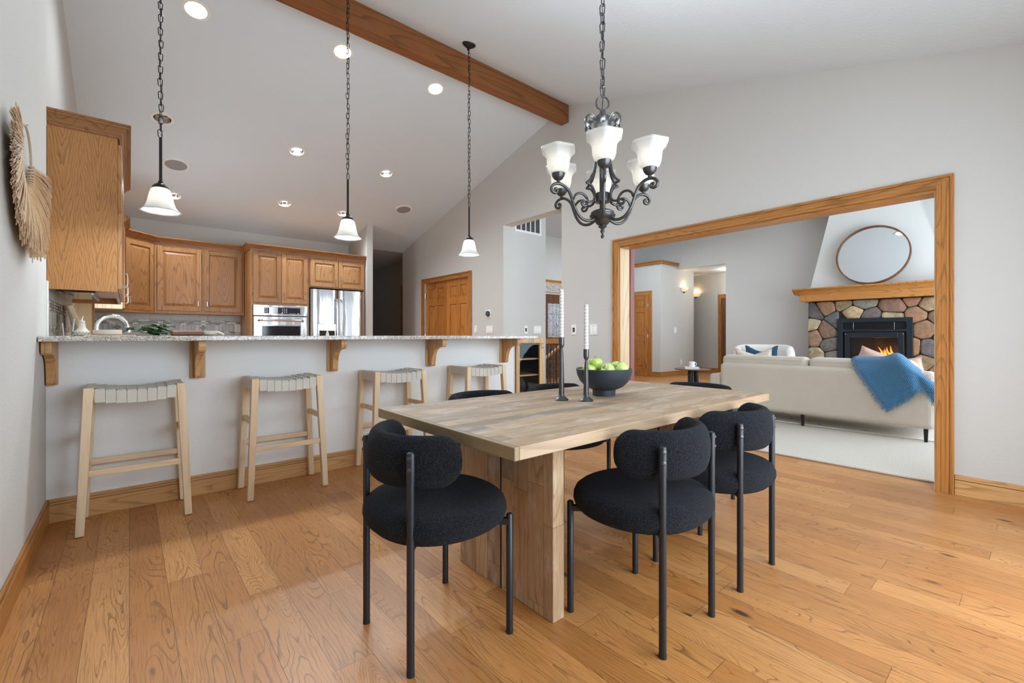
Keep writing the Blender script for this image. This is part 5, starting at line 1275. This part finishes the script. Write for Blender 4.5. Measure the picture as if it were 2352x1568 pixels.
for x, y in ((SB+.05, .72), (SB+.05, 1.785), (SB+.05, 2.80), (SB+.9, .72), (SB+.9, 1.785), (SB+.9, 2.80)):
    m = MB(); m.bar((x-ox+.0, y-oy, .017 if x < SB+.1 else .028), (x-ox, y-oy, .15), .016, .026, .022, .036, xdir=(1, 0, 0)); m.build('leg', M['bronze'], so)
def pillow(name, loc, rot, w, h, th, mat, lab, notch=0.0, cat='pillow'):
    t = thing(name, loc, lab, cat); t.rotation_euler = rot; m = MB(); n = 18
    def side(s):
        def fn(u, v):
            a, b = 2*u-1, 2*v-1; k = max(0, (1-a*a)*(1-b*b)); pin = 1-.07*(1-abs(a)**3)*(abs(b)**2); pin2 = 1-.07*(1-abs(b)**3)*(abs(a)**2)
            y = w/2*a*pin2; z = h/2*b*pin+h/2
            if notch and b > 0: z -= notch*h*max(0, 1-abs(a)*1.15)*b*b
            return (s*th/2*k**.42, y, z)
        return fn
    m.grid(side(1), n, n); m.grid(side(-1), n, n); m.build('cushion', M[mat], t)
    m = MB(); q = side(0); m.tube([q(i/12, 0) for i in range(12)]+[q(1, i/12) for i in range(12)]+[q(1-i/12, 1) for i in range(12)]+[q(0, 1-i/12) for i in range(12)], .0035, 6, closed=True); m.build('piping', M[mat], t)
    return t
pillow('throw_pillow', (SB+.50, 2.47, .462), (0, -.30, .06), .46, .46, .15, 'blush', 'blush patterned pillow peeking over the left end of the sofa back', .18)
pillow('throw_pillow', (SB+.52, 1.23, .565), (.42, -.28, .0), .46, .34, .15, 'peach', 'peach pillow whose tip shows before the fire, left of the blue throw', .0)
pillow('throw_pillow', (SB+.74, .995, .512), (-.20, -.30, .0), .46, .30, .15, 'peach', 'peach pillow whose corner shows right of the blue throw hump', .0)

# blue throw draped over the right end of the sofa back
th_ = thing('throw_blanket', (SB, 1.0, 0), 'blue waffle throw with fringed edges draped over the sofa back', 'blanket')
ROWS = [  # rows of (x, y, z), from the seat side over the top and down the back; columns run from left (large y) to right
 [(.34, 1.30, .60), (.34, 1.18, .60), (.34, 1.06, .62), (.34, .94, .66), (.36, .80, .62), (.36, .68, .60)],
 [(.22, 1.30, .822), (.20, 1.18, .822), (.16, 1.06, .83), (.15, .935, .865), (.18, .80, .74), (.20, .66, .615)],
 [(.08, 1.295, .824), (.07, 1.17, .82), (.04, 1.04, .83), (.02, .92, .868), (.05, .78, .73), (.08, .635, .60)],
 [(.03, 1.27, .76), (.02, 1.14, .762), (-.01, 1.01, .775), (-.045, .90, .80), (-.03, .765, .69), (.02, .62, .565)],
 [(-.008, 1.235, .69), (-.012, 1.10, .69), (-.02, .98, .69), (-.06, .875, .715), (-.035, .755, .645), (.0, .612, .515)],
 [(-.012, 1.185, .60), (-.014, 1.065, .60), (-.02, .95, .605), (-.055, .855, .635), (-.025, .745, .605), (.0, .605, .46)],
 [(-.012, 1.125, .50), (-.015, 1.025, .505), (-.022, .925, .525), (-.04, .84, .56), (-.02, .74, .575), (.03, .598, .40)],
 [(-.012, 1.065, .40), (-.016, .975, .425), (-.022, .895, .46), (-.03, .825, .51), (-.02, .735, .56), (.05, .594, .34)],
 [(-.012, 1.01, .325), (-.016, .945, .375), (-.02, .875, .425), (-.022, .81, .485), (-.02, .73, .55), (.08, .59, .27)]]
def cr(P, t):
    n = len(P)-1; i = min(int(t*n), n-1); f = t*n-i
    a = P[max(i-1, 0)]; b = P[i]; c = P[i+1]; d = P[min(i+2, n)]
    return tuple(.5*((2*b[k])+(c[k]-a[k])*f+(2*a[k]-5*b[k]+4*c[k]-d[k])*f*f+(3*b[k]-a[k]-3*c[k]+d[k])*f**3) for k in range(3))
def throw_at(u, v):
    x, y, z = cr([cr(r, u) for r in ROWS], v)
    fold = (.016*math.sin(u*9.5-v*2.2)+.010*math.sin(u*21+v*4)) * min(1, max(0, (v-.2)*2))*(.25+u)
    return (x-abs(fold)*.8-.004, y-1.0, z+fold*.25)
m = MB(); m.grid(throw_at, 60, 70); m.build('cloth', M['blue'], th_, solid=.008)
R = random.Random(9); m = MB()
def fr(u, v, d):
    p = Vector(throw_at(u, v)); d = Vector(d)+Vector((R.gauss(0, .006), R.gauss(0, .007), R.gauss(0, .004)))
    m.tube([p, p+d*.5+Vector((-.004, 0, .002)), p+d], [.0028, .0026, .0016], 5)
for i in range(120): fr(i/119, 1.0, (-.004, .004, -.046))
for i in range(110): fr(0.0, .18+.82*i/109, (-.004, .030, -.020))
o = m.build('fringe', M['blue_fringe'], th_); o['kind'] = 'stuff'

# ------------------------------------------------------------------ armchair, side table, rug
ac = thing('armchair', (9.25, 3.42, 0), 'cream boucle barrel armchair standing beyond the sofa', 'armchair', None, .30); m = MB()
Rc, th2 = .40, .085; n = 48; K = 18; vs = []; half = math.radians(112)
for i in range(n+1):
    u = -1+2*i/n; a = half*u; d = (1-abs(u))*half*Rc; e = 1 if d > .09 else max(0, 1-(1-d/.09)**2)**.5; top = .875-.10*max(0, abs(u)-.45)**1.2
    for k in range(K):
        b = 2*PI*k/K; cb, sb_ = math.cos(b), math.sin(b); q = (abs(cb)**3+abs(sb_)**3)**(-1/3); zc_ = (top+.12)/2; hz = (top-.12)/2
        rr = Rc+th2*cb*q*max(.03, e); vs.append((rr*math.cos(a), rr*math.sin(a)*1.08, zc_+hz*sb_*q*max(.5, e)))
m.add(vs, [(i*K+k, i*K+(k+1) % K, (i+1)*K+(k+1) % K, (i+1)*K+k) for i in range(n) for k in range(K)]+[tuple(range(K)), tuple(n*K+k for k in range(K))], True); m.build('curved_back', M['cream'], ac)
m = MB(); m.lathe([(0, .20), (.36, .20), (.385, .24), (.385, .40), (.36, .44), (0, .45)], 40, (-.02, 0, 0)); m.build('seat_cushion', M['cream'], ac)
m = MB(); m.lathe([(0, 0), (.30, 0), (.32, .02), (.32, .13), (0, .13)], 36); m.build('base', M['walnut'], ac)
for o in ac.children: o.location.z += 0.017
pillow('navy_pillow', (9.08, 3.40, .468), (0, .22, .30), .55, .42, .16, 'navy', 'navy blue velvet pillow with a chopped notch in the cream armchair', .30)
stb = thing('side_table', (6.72, 3.52, 0), 'round dark walnut side table beside the sofa arm', 'table'); m = MB(); m.lathe([(0, .535), (.262, .535), (.265, .542), (.262, .55), (0, .55)], 64); m.build('tabletop', M['walnut'], stb)
for a in (.9, .9+2*PI/3, .9+4*PI/3):
    m = MB(); c = Vector((.055*math.cos(a), .055*math.sin(a), 0)); m.tube([c, c+Vector((0, 0, .50)), c*.7+Vector((0, 0, .536))], .036, 20); m.build('leg', M['bronze'], stb)
m = MB(); m.lathe([(0, 0), (.13, 0), (.13, .012), (0, .014)], 36); m.build('base', M['bronze'], stb)
bk = thing('book', (6.70, 3.52, .55), 'thin white book lying under the mug on the side table', 'book', None, .55); m = MB(); m.box(-.13, .13, -.10, .10, 0, .003); m.box(-.13, .13, -.10, .10, .021, .024); m.box(-.13, -.127, -.10, .10, 0, .024); m.build('cover', M['white'], bk); m = MB(); m.box(-.127, .126, -.096, .096, .003, .021); m.build('pages', M['mug'], bk)
mg = thing('mug', (6.70, 3.52, .574), 'white stoneware mug with a round handle standing on the book', 'mug'); m = MB(); m.lathe([(0, 0), (.036, 0), (.042, .006), (.043, .085), (.040, .087), (.038, .083), (.037, .01), (0, .008)], 36); m.build('body', M['mug'], mg)
m = MB(); dx = Vector((math.cos(-YAW), math.sin(-YAW), 0)); m.tube([dx*(.040+.030*math.sin(a))+Vector((0, 0, .047-.028*math.cos(a))) for a in [i*PI/12 for i in range(13)]], .0055, 8); m.build('handle', M['mug'], mg)
m = MB(); m.box(6.05, 8.9, -.9, 2.62, .0165, .027); tag(m.build('area_rug', M['rug'], bevel=.003), 'cream patterned rug with dark dashes reaching under the sofa', 'rug')
bn = thing('bench', (9.72, 7.06, 0), 'small oak seat with a grey cushion by the closet door', 'bench'); m = MB(); m.box(-.16, .16, -.20, .20, .32, .36); m.build('seat', M['trimx'], bn, bevel=.004); m = MB(); m.box(-.16, .16, -.20, .20, .36, .40); m.build('cushion', M['gray'], bn, bevel=.015)
for sx in (-.13, .13):
    for sy in (-.17, .17): m = MB(); m.bar((sx, sy, 0), (sx, sy, .32), .04, .04); m.build('leg', M['trimz'], bn)
for x, y in ((12.1, 5.2),):
    t = thing('recessed_light', (x, y, 2.83), 'added recessed light brightening the passage ceiling beyond the living room', 'ceiling light'); m = MB(); m.lathe([(0, -.004), (.07, -.004), (.075, -.008), (.10, -.006), (.10, 0), (0, 0)], 28); m.build('trim_ring', M['white'], t); m = MB(); m.lathe([(0, -.009), (.06, -.009), (.06, -.004), (0, -.004)], 24); m.build('bulb', M['bulb'], t)
    point('passage_fill', (x, y, 2.70), 12, (1, .96, .9), .06)  # fill light added to brighten the passage, its fixture made up as well
# wall sconces
def sconce(x, y, z, facing, lab):
    t = thing('sconce', (x, y, z), lab, 'wall lamp', 'lit bowl sconces', {'-y': 0, '-x': -PI/2}[facing]); m = MB()
    def fn(u, v):
        a = PI*u; b = v*PI/2*.97; r = .145*math.sin(b)**.75; return (-r*math.cos(a), -r*math.sin(a)*.85, .115*(1-math.cos(b))-.05)
    m.grid(fn, 28, 12); m.build('bowl_shade', M['frost'], t, solid=.004)
    m = MB(); m.lathe([(0, -.085), (.010, -.08), (.014, -.066), (.024, -.052), (.030, -.046), (0, -.044)], 20, (0, -.018, 0)); m.build('finial', M['bronze'], t)
    m = MB(); m.box(-.05, .05, -.012, 0, -.06, .05); m.build('back_plate', M['bronze'], t)
    m = MB(); m.ball((0, -.055, .03), .024, 14); m.build('bulb', M['bulb_warm'], t)
    o = {'-y': (0, -.055, .05), '-x': (-.055, 0, .05)}[facing]; point('sconce_bulb', (x+o[0], y+o[1], z+o[2]), 3.2, (1, .68, .34), .03)
sconce(11.44, 6.25, 2.30, '-y', 'lit bowl sconce on the closet corner wall, the nearer one'); sconce(12.75, 6.56, 2.25, '-x', 'lit amber bowl sconce on the passage wall, the farther one')
